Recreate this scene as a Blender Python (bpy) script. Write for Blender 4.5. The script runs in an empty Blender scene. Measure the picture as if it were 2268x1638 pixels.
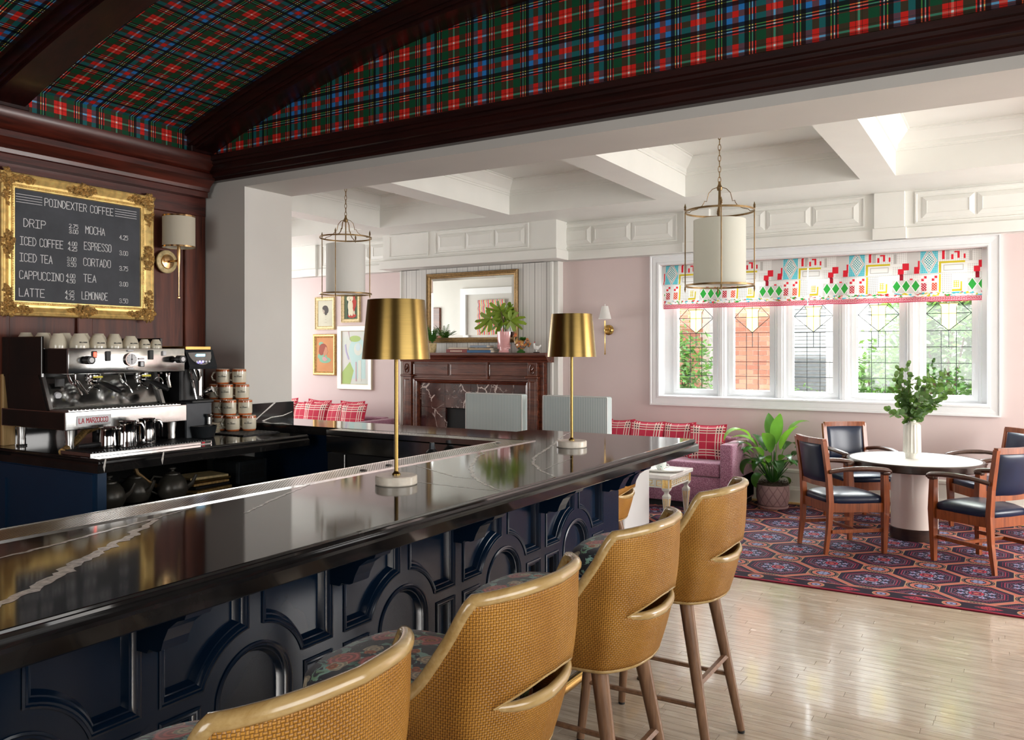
import bpy, bmesh, math, random
from mathutils import Vector, Matrix
from mathutils.geometry import tessellate_polygon
random.seed(7)
sc = bpy.context.scene
COL = sc.collection
PI = math.pi
R = math.radians
# ------------------------------------------------------------------ camera, light, exposure
cam = bpy.data.objects.new('camera', bpy.data.cameras.new('camera'))
COL.objects.link(cam)
cam.location = (0, 0, 1.65)
cam.rotation_euler = (R(90), 0, R(31.4))
cam.data.sensor_width = 36
cam.data.lens = 36 * 1820 / 2268
cam.data.shift_y = -(819 - 776) / 2268
cam.data.clip_start = 0.05
sc.camera = cam
sc.view_settings.view_transform = 'Standard'
sc.view_settings.look = 'None'
sc.view_settings.exposure = 0.0
sc.view_settings.gamma = 1.0
sc.view_settings.use_curve_mapping = False
sc.cycles.use_denoising = True
sc.cycles.max_bounces = 10
sc.cycles.diffuse_bounces = 6
sc.cycles.glossy_bounces = 5
sc.cycles.transparent_max_bounces = 12
sc.cycles.caustics_reflective = False
sc.cycles.caustics_refractive = False
sc.cycles.sample_clamp_indirect = 6
world = bpy.data.worlds.new('sky')
sc.world = world
world.use_nodes = True
bg = world.node_tree.nodes['Background']
bg.inputs[0].default_value = (0.80, 0.90, 1.0, 1)
bg.inputs[1].default_value = 1.6

def lamp(name, kind, loc, target, energy, color=(1, 1, 1), size=(1, 1), spread=180):
    l = bpy.data.lights.new(name, kind)
    l.energy = energy
    l.color = color
    if kind == 'AREA':
        l.shape = 'RECTANGLE'
        l.size, l.size_y = size
        l.spread = R(spread)
    if kind == 'SUN':
        l.angle = R(1.5)
    o = bpy.data.objects.new(name, l)
    COL.objects.link(o)
    o.location = loc
    o.rotation_euler = (Vector(target) - Vector(loc)).to_track_quat('-Z', 'Y').to_euler()
    return o

lamp('sun', 'SUN', (2, -4, 10), (-1.5, 14, 1), 9, (1, .96, .9))
# daylight through the big casement window (sky seen above the house opposite)
lamp('window_daylight', 'AREA', (-1.9, 10.9, 3.9), (-1.9, 8.6, 1.2), 1150, (.95, .98, 1), (4.2, 2.2))
# daylight standing in the window openings right of the lounge and around the bar room
lamp('lounge_right_daylight', 'AREA', (4.12, 7.0, 1.7), (0, 7.0, 1.5), 380, (1, .97, .93), (3.2, 2.0))
lamp('lounge_left_fill', 'AREA', (-10.9, 6.9, 1.8), (-5, 6.9, 1.6), 150, (1, .98, .96), (3.4, 2.0))  # fill lamp added to brighten the lounge, no window known on this side
lamp('bar_right_daylight', 'AREA', (1.52, 1.6, 1.75), (-3, 2.2, 1.9), 75, (1, .97, .92), (3.2, 1.7))
lamp('bar_rear_daylight', 'AREA', (-1.8, -2.9, 1.8), (-2.6, 2, 2.2), 75, (1, .95, .88), (2.6, 1.8))

# ------------------------------------------------------------------ node helpers
class S:
    def __init__(s, k): s.k = k
    def __add__(a, b): return mth('ADD', a, b)
    __radd__ = __add__
    def __sub__(a, b): return mth('SUBTRACT', a, b)
    def __rsub__(a, b): return mth('SUBTRACT', b, a)
    def __mul__(a, b): return mth('MULTIPLY', a, b)
    __rmul__ = __mul__
    def __truediv__(a, b): return mth('DIVIDE', a, b)
    def __neg__(a): return mth('MULTIPLY', a, -1.0)
    def __abs__(a): return mth('ABSOLUTE', a)
    def __lt__(a, b): return mth('LESS_THAN', a, b)
    def __gt__(a, b): return mth('GREATER_THAN', a, b)
    def __mod__(a, b): return mth('FLOORED_MODULO', a, b)
T = None
def put(sock, v):
    if isinstance(v, S): T.links.new(v.k, sock)
    elif isinstance(v, (tuple, list)):
        v = tuple(v)
        if sock.type == 'RGBA' and len(v) == 3: v = v + (1,)
        sock.default_value = v
    else: sock.default_value = v
def nd(t, **kw):
    n = T.nodes.new(t)
    for k, v in kw.items(): setattr(n, k, v)
    return n
def mth(op, a, b=None, c=None):
    n = nd('ShaderNodeMath', operation=op)
    put(n.inputs[0], a)
    if b is not None: put(n.inputs[1], b)
    if c is not None: put(n.inputs[2], c)
    return S(n.outputs[0])
def mx(a, b): return mth('MAXIMUM', a, b)
def mn(a, b): return mth('MINIMUM', a, b)
def sq(a): return mth('SQRT', a)
def hyp(a, b): return sq(a * a + b * b)
def step(x, a, b):
    n = nd('ShaderNodeMapRange', interpolation_type='SMOOTHSTEP')
    put(n.inputs[0], x); put(n.inputs[1], a); put(n.inputs[2], b)
    return S(n.outputs[0])
def mix(f, a, b, mode='MIX'):
    n = nd('ShaderNodeMix', data_type='RGBA', blend_type=mode)
    put(n.inputs[0], f); put(n.inputs[6], a); put(n.inputs[7], b)
    return S(n.outputs[2])
def vec(x, y, z):
    n = nd('ShaderNodeCombineXYZ')
    put(n.inputs[0], x); put(n.inputs[1], y); put(n.inputs[2], z)
    return S(n.outputs[0])
def sep(v):
    n = nd('ShaderNodeSeparateXYZ'); put(n.inputs[0], v)
    return S(n.outputs[0]), S(n.outputs[1]), S(n.outputs[2])
def ocoord(): return S(nd('ShaderNodeTexCoord').outputs['Object'])
def uvcoord(): return sep(S(nd('ShaderNodeTexCoord').outputs['UV']))
def noise(v, scale=5, detail=3, rough=.5, dist=0.0):
    n = nd('ShaderNodeTexNoise')
    put(n.inputs['Vector'], v); put(n.inputs['Scale'], scale); put(n.inputs['Detail'], detail)
    put(n.inputs['Roughness'], rough); put(n.inputs['Distortion'], dist)
    return S(n.outputs[0])
def voro(v, scale=5, feat='F1', rnd=1.0):
    n = nd('ShaderNodeTexVoronoi', feature=feat)
    put(n.inputs['Vector'], v); put(n.inputs['Scale'], scale); put(n.inputs['Randomness'], rnd)
    return n
def ramp(x, stops, const=False):
    n = nd('ShaderNodeValToRGB'); r = n.color_ramp
    r.interpolation = 'CONSTANT' if const else 'LINEAR'
    while len(r.elements) > 1: r.elements.remove(r.elements[0])
    r.elements[0].position = stops[0][0]; r.elements[0].color = tuple(stops[0][1]) + (1,)
    for p, c in stops[1:]:
        e = r.elements.new(p); e.color = tuple(c) + (1,)
    put(n.inputs[0], x)
    return S(n.outputs[0])
def rect(u, v, x0, x1, y0, y1):
    return (abs(u - (x0 + x1) / 2) < (x1 - x0) / 2) * (abs(v - (y0 + y1) / 2) < (y1 - y0) / 2)
def paint(base, layers):
    for m, c in layers: base = mix(m, base, c)
    return base
MATS = {}
def mat(name, fn):
    global T
    m = bpy.data.materials.new(name); m.use_nodes = True
    T = m.node_tree; T.nodes.clear()
    sh = fn()
    o = nd('ShaderNodeOutputMaterial'); T.links.new(sh.k, o.inputs[0])
    MATS[name] = m
    return m
def pbr(color, rough=.5, metal=0., bump=None, bstr=.3, bdist=.002, coat=0., sheen=0., emit=None, estr=0., spec=.5, sub=0., trans=0., ani=0.):
    n = nd('ShaderNodeBsdfPrincipled')
    put(n.inputs['Base Color'], color); put(n.inputs['Roughness'], rough); put(n.inputs['Metallic'], metal)
    n.inputs['Coat Weight'].default_value = coat; n.inputs['Coat Roughness'].default_value = .08
    n.inputs['Sheen Weight'].default_value = sheen
    n.inputs['Specular IOR Level'].default_value = spec
    n.inputs['Transmission Weight'].default_value = trans
    if ani: n.inputs['Anisotropic'].default_value = ani
    if emit is not None:
        put(n.inputs['Emission Color'], emit); n.inputs['Emission Strength'].default_value = estr
    if bump is not None:
        b = nd('ShaderNodeBump'); put(b.inputs['Height'], bump)
        b.inputs['Strength'].default_value = bstr; b.inputs['Distance'].default_value = bdist
        T.links.new(b.outputs[0], n.inputs['Normal'])
    return S(n.outputs[0])
def plain(name, c, rough=.5, metal=0., var=.06, scale=12, bstr=.0, **kw):
    def f():
        n = noise(ocoord(), scale, 3)
        c2 = tuple(max(0, x * (1 - 2 * var)) for x in c); c3 = tuple(x * (1 + 2 * var) for x in c)
        return pbr(ramp(n, [(.3, c2), (.7, c3)]), rough, metal, bump=noise(ocoord(), scale * 12, 2) if bstr else None, bstr=bstr, **kw)
    return mat(name, f)
def wood(name, dark, light, rough=.35, axis='Z', scale=1., coat=.0, bstr=.05, world_=False):
    def f():
        x, y, z = sep(ocoord())
        k = .07
        v = {'X': vec(x * k, y, z), 'Y': vec(x, y * k, z), 'Z': vec(x, y, z * k)}[axis]
        a = noise(v, 22 * scale, 5, .6, .6); b = noise(v, 90 * scale, 3, .6)
        g = a * .75 + b * .35
        return pbr(ramp(g, [(.38, dark), (.72, light)]), rough, 0, bump=g, bstr=bstr, coat=coat)
    return mat(name, f)

# ------------------------------------------------------------------ mesh helpers
class B:
    def __init__(s): s.bm = bmesh.new(); s.M = Matrix.Identity(4)
    def at(s, loc=(0, 0, 0), rz=0, rx=0, ry=0):
        s.M = Matrix.Translation(loc) @ Matrix.Rotation(rz, 4, 'Z') @ Matrix.Rotation(ry, 4, 'Y') @ Matrix.Rotation(rx, 4, 'X'); return s
    def v(s, p): return s.bm.verts.new(s.M @ Vector(p))
    def f(s, vs):
        try: return s.bm.faces.new(vs)
        except ValueError: return None
    def box(s, x0, x1, y0, y1, z0, z1, bev=0., seg=1):
        t = bmesh.new()
        bmesh.ops.create_cube(t, size=1)
        for w in t.verts: w.co = Vector(((x0 + x1) / 2 + w.co.x * abs(x1 - x0), (y0 + y1) / 2 + w.co.y * abs(y1 - y0), (z0 + z1) / 2 + w.co.z * abs(z1 - z0)))
        if bev: bmesh.ops.bevel(t, geom=t.edges[:], offset=bev, segments=seg, profile=.5, affect='EDGES')
        s.add(t); return s
    def add(s, t):
        m = {}
        for w in t.verts: m[w] = s.v(w.co)
        for g in t.faces: s.f([m[w] for w in g.verts])
        t.free()
    def taper(s, c0, a0, b0, c1, a1, b1):
        """square bar from centre c0 (half sizes a0,b0) to c1"""
        q = []
        for c, a, b in ((c0, a0, b0), (c1, a1, b1)):
            q.append([s.v((c[0] + i * a, c[1] + j * b, c[2])) for i, j in ((-1, -1), (1, -1), (1, 1), (-1, 1))])
        for i in range(4): s.f([q[0][i], q[0][(i + 1) % 4], q[1][(i + 1) % 4], q[1][i]])
        s.f(q[0][::-1]); s.f(q[1]); return s
    def lathe(s, prof, n=32, c=(0, 0, 0), cap=True, ph=0., sx=1., sy=1.):
        rings = []
        for r, z in prof:
            rings.append([s.v((c[0] + sx * r * math.cos(ph + 2 * PI * i / n), c[1] + sy * r * math.sin(ph + 2 * PI * i / n), c[2] + z)) for i in range(n)])
        for a, b in zip(rings, rings[1:]):
            for i in range(n): s.f([a[i], a[(i + 1) % n], b[(i + 1) % n], b[i]])
        if cap:
            if prof[0][0] > 1e-5: s.f(rings[0][::-1])
            if prof[-1][0] > 1e-5: s.f(rings[-1])
        return s
    def tube(s, path, r, n=8, closed=False, cap=True, flat=1., up=(0, 0, 1)):
        P = [Vector(p) for p in path]; m = len(P); rings = []
        rr = r if isinstance(r, (list, tuple)) else [r] * m
        pu = None
        for i, p in enumerate(P):
            a = P[(i - 1) % m] if (closed or i) else p; b = P[(i + 1) % m] if (closed or i < m - 1) else p
            t = (b - a).normalized() if (b - a).length else Vector((0, 0, 1))
            if pu is None:
                u = Vector(up)
                if abs(u.dot(t)) > .95: u = Vector((1, 0, 0))
            else: u = pu
            u = (u - t * u.dot(t)).normalized(); pu = u; w = t.cross(u)
            rings.append([s.v(p + (w * math.cos(2 * PI * k / n) + u * math.sin(2 * PI * k / n) * flat) * rr[i]) for k in range(n)])
        for i in range(m if closed else m - 1):
            a, b = rings[i], rings[(i + 1) % m]
            for k in range(n): s.f([a[k], a[(k + 1) % n], b[(k + 1) % n], b[k]])
        if cap and not closed: s.f(rings[0][::-1]); s.f(rings[-1])
        return s
    def cyl(s, p0, p1, r0, r1=None, n=16):
        return s.tube([p0, p1], [r0, r0 if r1 is None else r1], n)
    def prism(s, prof, fr, d0, d1):
        """closed 2D profile, fr(u,v,d) -> point, extruded d0..d1"""
        a = [s.v(fr(u, v, d0)) for u, v in prof]; b = [s.v(fr(u, v, d1)) for u, v in prof]; n = len(a)
        for i in range(n): s.f([a[i], a[(i + 1) % n], b[(i + 1) % n], b[i]])
        s.f(a[::-1]); s.f(b); return s
    def plate(s, outer, holes, fr, d0, d1):
        loops = [outer] + holes; pts = [p for l in loops for p in l]
        tri = tessellate_polygon([[Vector((p[0], p[1], 0)) for p in l] for l in loops])
        a = [s.v(fr(u, v, d0)) for u, v in pts]; b = [s.v(fr(u, v, d1)) for u, v in pts]
        for t in tri: s.f([a[i] for i in t]); s.f([b[i] for i in reversed(t)])
        o = 0
        for l in loops:
            n = len(l)
            for i in range(n): s.f([a[o + i], a[o + (i + 1) % n], b[o + (i + 1) % n], b[o + i]])
            o += n
        return s
    def mould(s, path, prof, fr, closed=True):
        """sweep profile [(offset to the left, height)] along a 2D path, mitred"""
        n = len(path); rings = []
        for i in range(n):
            p = Vector(path[i])
            d0 = (p - Vector(path[i - 1])) if (closed or i) else None
            d1 = (Vector(path[(i + 1) % n]) - p) if (closed or i < n - 1) else None
            if d0 is None: d0 = d1
            if d1 is None: d1 = d0
            d0 = d0.normalized(); d1 = d1.normalized()
            n0 = Vector((-d0.y, d0.x)); n1 = Vector((-d1.y, d1.x)); m = (n0 + n1)
            m = m / max(.25, m.dot(n0)) if m.length > 1e-6 else n0
            rings.append([s.v(fr(p.x + m.x * o, p.y + m.y * o, h)) for o, h in prof])
        for i in range(n if closed else n - 1):
            a, b = rings[i], rings[(i + 1) % n]
            for k in range(len(prof) - 1): s.f([a[k], b[k], b[k + 1], a[k + 1]])
        if not closed: s.f(rings[0][::-1]); s.f(rings[-1])
        return s
    def grid(s, fn, nu, nv, uvs=None, closed_u=False):
        g = [[s.v(fn(i / nu, j / nv)) for j in range(nv + 1)] for i in range(nu + (0 if closed_u else 1))]
        lay = s.bm.loops.layers.uv.verify() if uvs else None
        N = len(g)
        for i in range(nu):
            for j in range(nv):
                q = [(i, j), (i + 1, j), (i + 1, j + 1), (i, j + 1)]
                fc = s.f([g[a % N][b] for a, b in q])
                if lay and fc:
                    for lp, (a, b) in zip(fc.loops, q): lp[lay].uv = uvs(a / nu, b / nv)
        return s
    def ell(s, c, r, n=16, m=10, rz=0):
        rx, ry, rz_ = r
        s.lathe([(max(1e-4, math.sin(PI * i / m)), -math.cos(PI * i / m) * rz_) for i in range(m + 1)], n, c, False, 0, rx, ry); return s
    def build(s, name, m=None, parent=None, smooth=False, ang=35, weld=False):
        if weld: bmesh.ops.remove_doubles(s.bm, verts=s.bm.verts, dist=1e-5)
        bmesh.ops.recalc_face_normals(s.bm, faces=s.bm.faces)
        me = bpy.data.meshes.new(name); s.bm.to_mesh(me); s.bm.free()
        if m: me.materials.append(MATS[m] if isinstance(m, str) else m)
        if smooth:
            me.polygons.foreach_set('use_smooth', [True] * len(me.polygons))
            me.set_sharp_from_angle(angle=R(ang))
        o = bpy.data.objects.new(name, me); COL.objects.link(o)
        if parent: o.parent = parent
        return o
def tag(o, label=None, cat=None, group=None, kind=None):
    if label: o['label'] = label
    if cat: o['category'] = cat
    if group: o['group'] = group
    if kind: o['kind'] = kind
    return o
def thing(name, label, cat, loc=(0, 0, 0), rz=0, group=None):
    o = bpy.data.objects.new(name, None); COL.objects.link(o)
    o.empty_display_size = .05
    o.location = loc; o.rotation_euler = (0, 0, rz)
    return tag(o, label, cat, group)
def struct(b, name, m, parent=None, **kw):
    o = b.build(name, m, parent, **kw)
    if parent is None: o['kind'] = 'structure'
    return o
def dup(o, parent=None):
    c = o.copy(); COL.objects.link(c)
    if parent: c.parent = parent
    for ch in list(o.children): dup(ch, c)
    return c
def copy_to(o, loc, rz=None, label=None, group=None):
    c = dup(o); c.location = loc
    if rz is not None: c.rotation_euler = (0, 0, rz)
    if label: c['label'] = label
    if group: c['group'] = group
    return c
def sub(o, levels=1):
    m = o.modifiers.new('s', 'SUBSURF'); m.levels = m.render_levels = levels
    return o
def fr_x(x0, sgn=1):      # frame on a plane X=const: (u=y, v=z, height along +X*sgn)
    return lambda u, v, h: (x0 + sgn * h, u, v)
def fr_y(y0, sgn=-1):     # frame on a plane Y=const: (u=x, v=z, height towards -Y)
    return lambda u, v, h: (u, y0 + sgn * h, v)
def fr_z(z0, sgn=1):
    return lambda u, v, h: (u, v, z0 + sgn * h)
def rc(x0, x1, y0, y1): return [(x0, y0), (x1, y0), (x1, y1), (x0, y1)]
def arcpts(cx, cy, r, a0, a1, n): return [(cx + r * math.cos(R(a0 + (a1 - a0) * i / n)), cy + r * math.sin(R(a0 + (a1 - a0) * i / n))) for i in range(n + 1)]

# hand lettering: strokes on a 4 x 6 grid
GL = {'A': '04 26 44|13 33'.replace('04 26 44', '00 26 40').replace('13 33', '12 32'), 'B': '00 06 36 45 44 33 03|33 42 41 30 00', 'C': '45 36 16 05 01 10 30 41', 'D': '00 06 26 44 42 20 00',
      'E': '46 06 00 40|03 33', 'F': '46 06 00|03 33', 'H': '00 06|40 46|03 43', 'I': '06 46|26 20|00 40', 'L': '06 00 40', 'M': '00 06 23 46 40', 'N': '00 06 40 46',
      'O': '10 01 05 16 36 45 41 30 10', 'P': '00 06 36 45 44 33 03', 'R': '00 06 36 45 44 33 03|23 40', 'S': '45 36 16 05 14 33 42 41 30 10 01', 'T': '06 46|26 20',
      'U': '06 01 10 30 41 46', 'V': '06 20 46', 'X': '00 46|06 40', 'Z': '06 46 00 40', '0': '10 01 05 16 36 45 41 30 10', '2': '05 16 36 45 44 00 40', '3': '05 16 36 45 44 33 13|33 42 41 30 10 01',
      '4': '30 36 02 42', '5': '46 06 04 34 43 41 30 00', '7': '06 46 10', 'W': '06 10 24 30 46', '.': '20 21', ' ': ''}
def strokes(b, text, fr, u0, v0, h, w, gap=.35, r=.003, lift=.001):
    """text drawn as thin flat strokes; u0,v0 lower left, h cap height, w letter width"""
    u = u0
    for ch in text:
        ww = w * (.35 if ch == '.' else .6 if ch == ' ' else 1)
        for st in GL.get(ch, '').split('|'):
            pts = [(int(q[0]) / 4 * w, int(q[1]) / 6 * h) for q in st.split()]
            if ch == '.': pts = [(p[0] - w * .4, p[1] * .6) for p in pts]
            for (a, c) in zip(pts, pts[1:]):
                d = Vector((c[0] - a[0], c[1] - a[1])); L = d.length
                if L < 1e-6: continue
                d /= L; n_ = Vector((-d.y, d.x)) * r; e = d * r * .7
                q = [(a[0] - e.x + n_.x, a[1] - e.y + n_.y), (a[0] - e.x - n_.x, a[1] - e.y - n_.y), (c[0] + e.x - n_.x, c[1] + e.y - n_.y), (c[0] + e.x + n_.x, c[1] + e.y + n_.y)]
                b.f([b.v(fr(u + x, v0 + y, lift)) for x, y in q])
        u += ww + w * gap
    return u
# ------------------------------------------------------------------ materials
def m_tartan(kind):
    def f():
        x, y, z = sep(ocoord())
        P = .404
        if kind == 'wall': u, v = x + 1.453, z - 3.22
        elif kind == 'band': u, v = y - 3.52, z - 3.27
        else:                       # vault: arc length ~ x (shallow arch), runs on from the band
            u, v = y - 3.52, x * 1.045 + 5.44
        red, grn, blu, wht, yel, blk = (.72, .018, .012), (.004, .078, .030), (.025, .22, .62), (.95, 1., .95), (.95, .85, .10), (.0014, .0025, .005)
        st = [(0, wht), (.026, red), (.068, (.02, .012, .006)), (.082, red), (.208, grn), (.46, red), (.492, blk), (.54, wht), (.574, blk), (.618, yel), (.648, blk), (.765, blu), (.915, red)]
        def one(w):
            d = abs(((w / P + .5) % 1.0) - .5) * 2.0
            return ramp(d, st, True)
        a, b = one(u), one(v)
        pr = mix(1.0, a, b, 'MULTIPLY')
        r, g, bl = (S(o) for o in (lambda n: n.outputs)(_seprgb(pr)))
        n = nd('ShaderNodeCombineColor'); put(n.inputs[0], sq(r)); put(n.inputs[1], sq(g)); put(n.inputs[2], sq(bl))
        return pbr(S(n.outputs[0]), .6, 0, spec=.25)
    return f
def _seprgb(c):
    n = nd('ShaderNodeSeparateColor'); put(n.inputs[0], c); return n
for k in ('wall', 'band', 'vault'): mat('tartan_' + k, m_tartan(k))
wood('mahogany', (.018, .0026, .0015), (.110, .0170, .0085), .36, 'Y', 1, .1)
wood('mahogany_z', (.035, .0060, .0028), (.170, .0360, .0140), .5, 'Z', .6, .0)
wood('mahogany_x', (.006, .0012, .0010), (.030, .0050, .0035), .36, 'X', 1, .1)
wood('mantel_wood', (.045, .009, .004), (.16, .042, .018), .25, 'X', 1, .5)
wood('chair_wood', (.15, .033, .008), (.34, .088, .022), .32, 'Z', 1.5, .3)
wood('arm_wood', (.05, .02, .012), (.10, .045, .028), .34, 'X', 1.5, .3)
wood('stool_wood', (.13, .065, .035), (.27, .145, .078), .38, 'Z', 1.5, .1)
wood('stool_rim', (.33, .20, .065), (.52, .36, .155), .24, 'X', 1.2, .6)
wood('light_board', (.5, .31, .12), (.68, .45, .2), .5, 'Z', 2)
wood('table_base_wood', (.012, .006, .004), (.04, .018, .012), .3, 'X', 1, .3)
def m_floor():
    x, y, z = sep(ocoord())
    info = nd('ShaderNodeObjectInfo'); rn = S(info.outputs['Random'])
    g = noise(vec(x * .09 + rn * 13, y, z), 42, 5, .62, .4)
    b = noise(vec(x * .3 + rn * 5, y, z), 5, 3)
    c = ramp(g * .7 + b * .3, [(.33, (.27, .20, .135)), (.5, (.44, .35, .255)), (.68, (.57, .475, .36))])
    c = mix(step(noise(vec(x * .12 + rn * 7, y * 1.5, z), 60, 4, .7), .66, .74), c, (.14, .085, .045))
    c = mix(rn * .18, c, (.40, .30, .20))
    return pbr(c, ramp(b, [(.3, (.20,) * 3), (.7, (.30,) * 3)]), 0, bump=g, bstr=.06, coat=.35)
mat('floorboard', m_floor)
def m_stone():
    o = ocoord()
    n = noise(o, 3.2, 6, .6, 1.2)
    c = ramp(n, [(.35, (.006, .006, .0065)), (.7, (.020, .018, .017))])
    v = voro(vec(*sep(o)), 1.3, 'DISTANCE_TO_EDGE')
    hair = (S(v.outputs['Distance']) < .0025) * step(noise(o, 2.1, 2), .5, .6)
    return pbr(c, .07, 0, spec=.42)
mat('black_stone', m_stone)
plain('stone_vein', (.66, .64, .60), .15, 0, .15, 60)
def m_pink():
    n = noise(ocoord(), 1.5, 3)
    return pbr(ramp(n, [(.3, (.66, .545, .53)), (.7, (.69, .575, .56))]), .75)
mat('pink_paint', m_pink)
plain('white_paint', (.74, .74, .70), .45, 0, .012, 3)
plain('cream_trim', (.72, .71, .64), .4, 0, .01, 3)
plain('window_white', (.80, .81, .82), .3, 0, .01, 5)
plain('greige_paint', (.60, .58, .545), .6, 0, .015, 2)
plain('blue_lacquer', (.0030, .0115, .0290), .22, 0, .05, 4, spec=.38)
plain('cabinet_blue', (.008, .035, .085), .35, 0, .05, 4)
plain('steel', (.62, .62, .61), .14, 1, .04, 30)
plain('steel_dull', (.55, .55, .54), .30, 1, .04, 30)
plain('chrome', (.75, .75, .75), .05, 1, .02, 20)
plain('black_plastic', (.008, .008, .009), .5, 0, .05, 20)
plain('black_gloss', (.012, .009, .008), .12, 0, .05, 20)
plain('dark_metal', (.035, .04, .045), .3, .6, .05, 20)
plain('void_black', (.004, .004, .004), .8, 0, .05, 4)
plain('brass', (.62, .40, .13), .18, 1, .05, 8)
plain('sconce_brass', (.70, .45, .22), .16, 1, .05, 8)
plain('antique_brass', (.24, .155, .07), .4, .8, .1, 30)
plain('gold_leaf', (.95, .66, .24), .36, .5, .12, 25, bstr=.2)
plain('old_gold', (.60, .38, .14), .4, .5, .2, 60, bstr=.3)
plain('pale_gold', (.60, .47, .24), .5, .2, .12, 40)
plain('cream_ceramic', (.72, .66, .52), .12, 0, .02, 9, coat=.4)
plain('grey_ceramic', (.62, .60, .54), .3, 0, .03, 9)
plain('orange_glaze', (.52, .13, .035), .15, 0, .15, 30, coat=.4)
plain('marble_base', (.74, .66, .55), .25, 0, .06, 30)
plain('white_marble', (.80, .77, .73), .2, 0, .05, 12)
plain('shade_white', (.86, .86, .82), .8, 0, .01, 60)
plain('shade_linen', (.60, .60, .50), .85, 0, .02, 90)
plain('navy_leather', (.006, .014, .040), .30, 0, .1, 6, spec=.4)
plain('pot_pink', (.50, .32, .31), .5, 0, .06, 20)
plain('moss', (.055, .035, .022), .95, 0, .4, 60)
plain('red_plastic', (.42, .015, .02), .35)
plain('print_black', (.02, .02, .02), .6)
plain('print_red', (.55, .01, .03), .5)
plain('paper_white', (.78, .78, .80), .6)
plain('pink_ceramic', (.72, .36, .36), .12, 0, .04, 9, coat=.5)
plain('piping_white', (.75, .75, .74), .7, 0, .01, 6)
plain('teapot_black', (.06, .055, .045), .33, .3, .1, 14)
plain('stone_white', (.78, .77, .74), .5)
plain('shutter_grey', (.30, .33, .36), .7)
plain('ground_pale', (.55, .52, .46), .9, 0, .1, 4)
plain('house_white', (.86, .86, .86), .8)
plain('mortar', (.60, .52, .46), .9)
plain('amber_rib', (.5, .42, .12), .4)
def m_brick():
    rn = S(nd('ShaderNodeObjectInfo').outputs['Random'])
    return pbr(mix(noise(ocoord(), 20, 4) * .5, ramp(rn, [(0, (.30, .09, .055)), (.5, (.44, .15, .09)), (1, (.56, .25, .16))]), (.5, .3, .22)), .85)
mat('brick_clay', m_brick)
def m_leaf(a, b, r=.4):
    def f():
        rn = S(nd('ShaderNodeObjectInfo').outputs['Random'])
        c = ramp(noise(ocoord(), 9, 3) * .6 + rn * .4, [(.2, a), (.8, b)])
        p = pbr(c, r)
        t = nd('ShaderNodeBsdfTranslucent'); put(t.inputs[0], mix(.4, c, (.4, .75, .05)))
        m = nd('ShaderNodeMixShader'); m.inputs[0].default_value = .3
        T.links.new(p.k, m.inputs[1]); T.links.new(t.outputs[0], m.inputs[2])
        return S(m.outputs[0])
    return f
mat('leaf_deep', m_leaf((.02, .085, .025), (.06, .21, .04), .3))
mat('leaf_lime', m_leaf((.10, .30, .03), (.24, .50, .05), .35))
mat('leaf_eucalyptus', m_leaf((.035, .085, .025), (.10, .19, .05), .5))
mat('leaf_fern', m_leaf((.02, .10, .02), (.06, .2, .03), .5))
mat('leaf_philodendron', m_leaf((.10, .19, .015), (.30, .42, .05), .4))
mat('leaf_garden', m_leaf((.06, .16, .05), (.25, .42, .14), .5))
plain('stem_green', (.10, .19, .04), .5)
plain('stem_brown', (.10, .05, .025), .6)
def m_glass(tint, gl):
    def f():
        t = nd('ShaderNodeBsdfTransparent'); put(t.inputs[0], tint)
        g = nd('ShaderNodeBsdfGlossy'); g.inputs['Roughness'].default_value = .03
        m = nd('ShaderNodeMixShader'); m.inputs[0].default_value = gl
        T.links.new(t.outputs[0], m.inputs[1]); T.links.new(g.outputs[0], m.inputs[2])
        return S(m.outputs[0])
    return f
mat('clear_glass', m_glass((.95, .97, .97), .06))
def m_amber():
    g = m_glass((.98, .92, .62), .08)()
    t = nd('ShaderNodeBsdfTranslucent'); put(t.inputs[0], (.95, .85, .45)); m = nd('ShaderNodeMixShader'); m.inputs[0].default_value = .45
    T.links.new(g.k, m.inputs[1]); T.links.new(t.outputs[0], m.inputs[2])
    return S(m.outputs[0])
mat('amber_glass', m_amber)
mat('mirror_glass', lambda: pbr((.86, .9, .87), .01, 1.))
def m_rattan():
    u, v, _ = uvcoord()
    k = .0065
    a, b = u / k, v / k
    ca = mth('SINE', a * PI); cb = mth('SINE', b * PI)
    chk = ca * cb
    h = mx(abs(ca) * step(chk, -.1, .1), abs(cb) * step(-chk, -.1, .1))
    n = noise(ocoord(), 7, 3)
    base = ramp(n, [(.3, (.38, .160, .020)), (.7, (.54, .255, .038))])
    c = mix(h, mix(1.0, base, (.30, .25, .2), 'MULTIPLY'), base)
    return pbr(c, .42, 0, bump=h, bstr=.8, bdist=.002, spec=.4)
mat('rattan', m_rattan)
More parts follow.
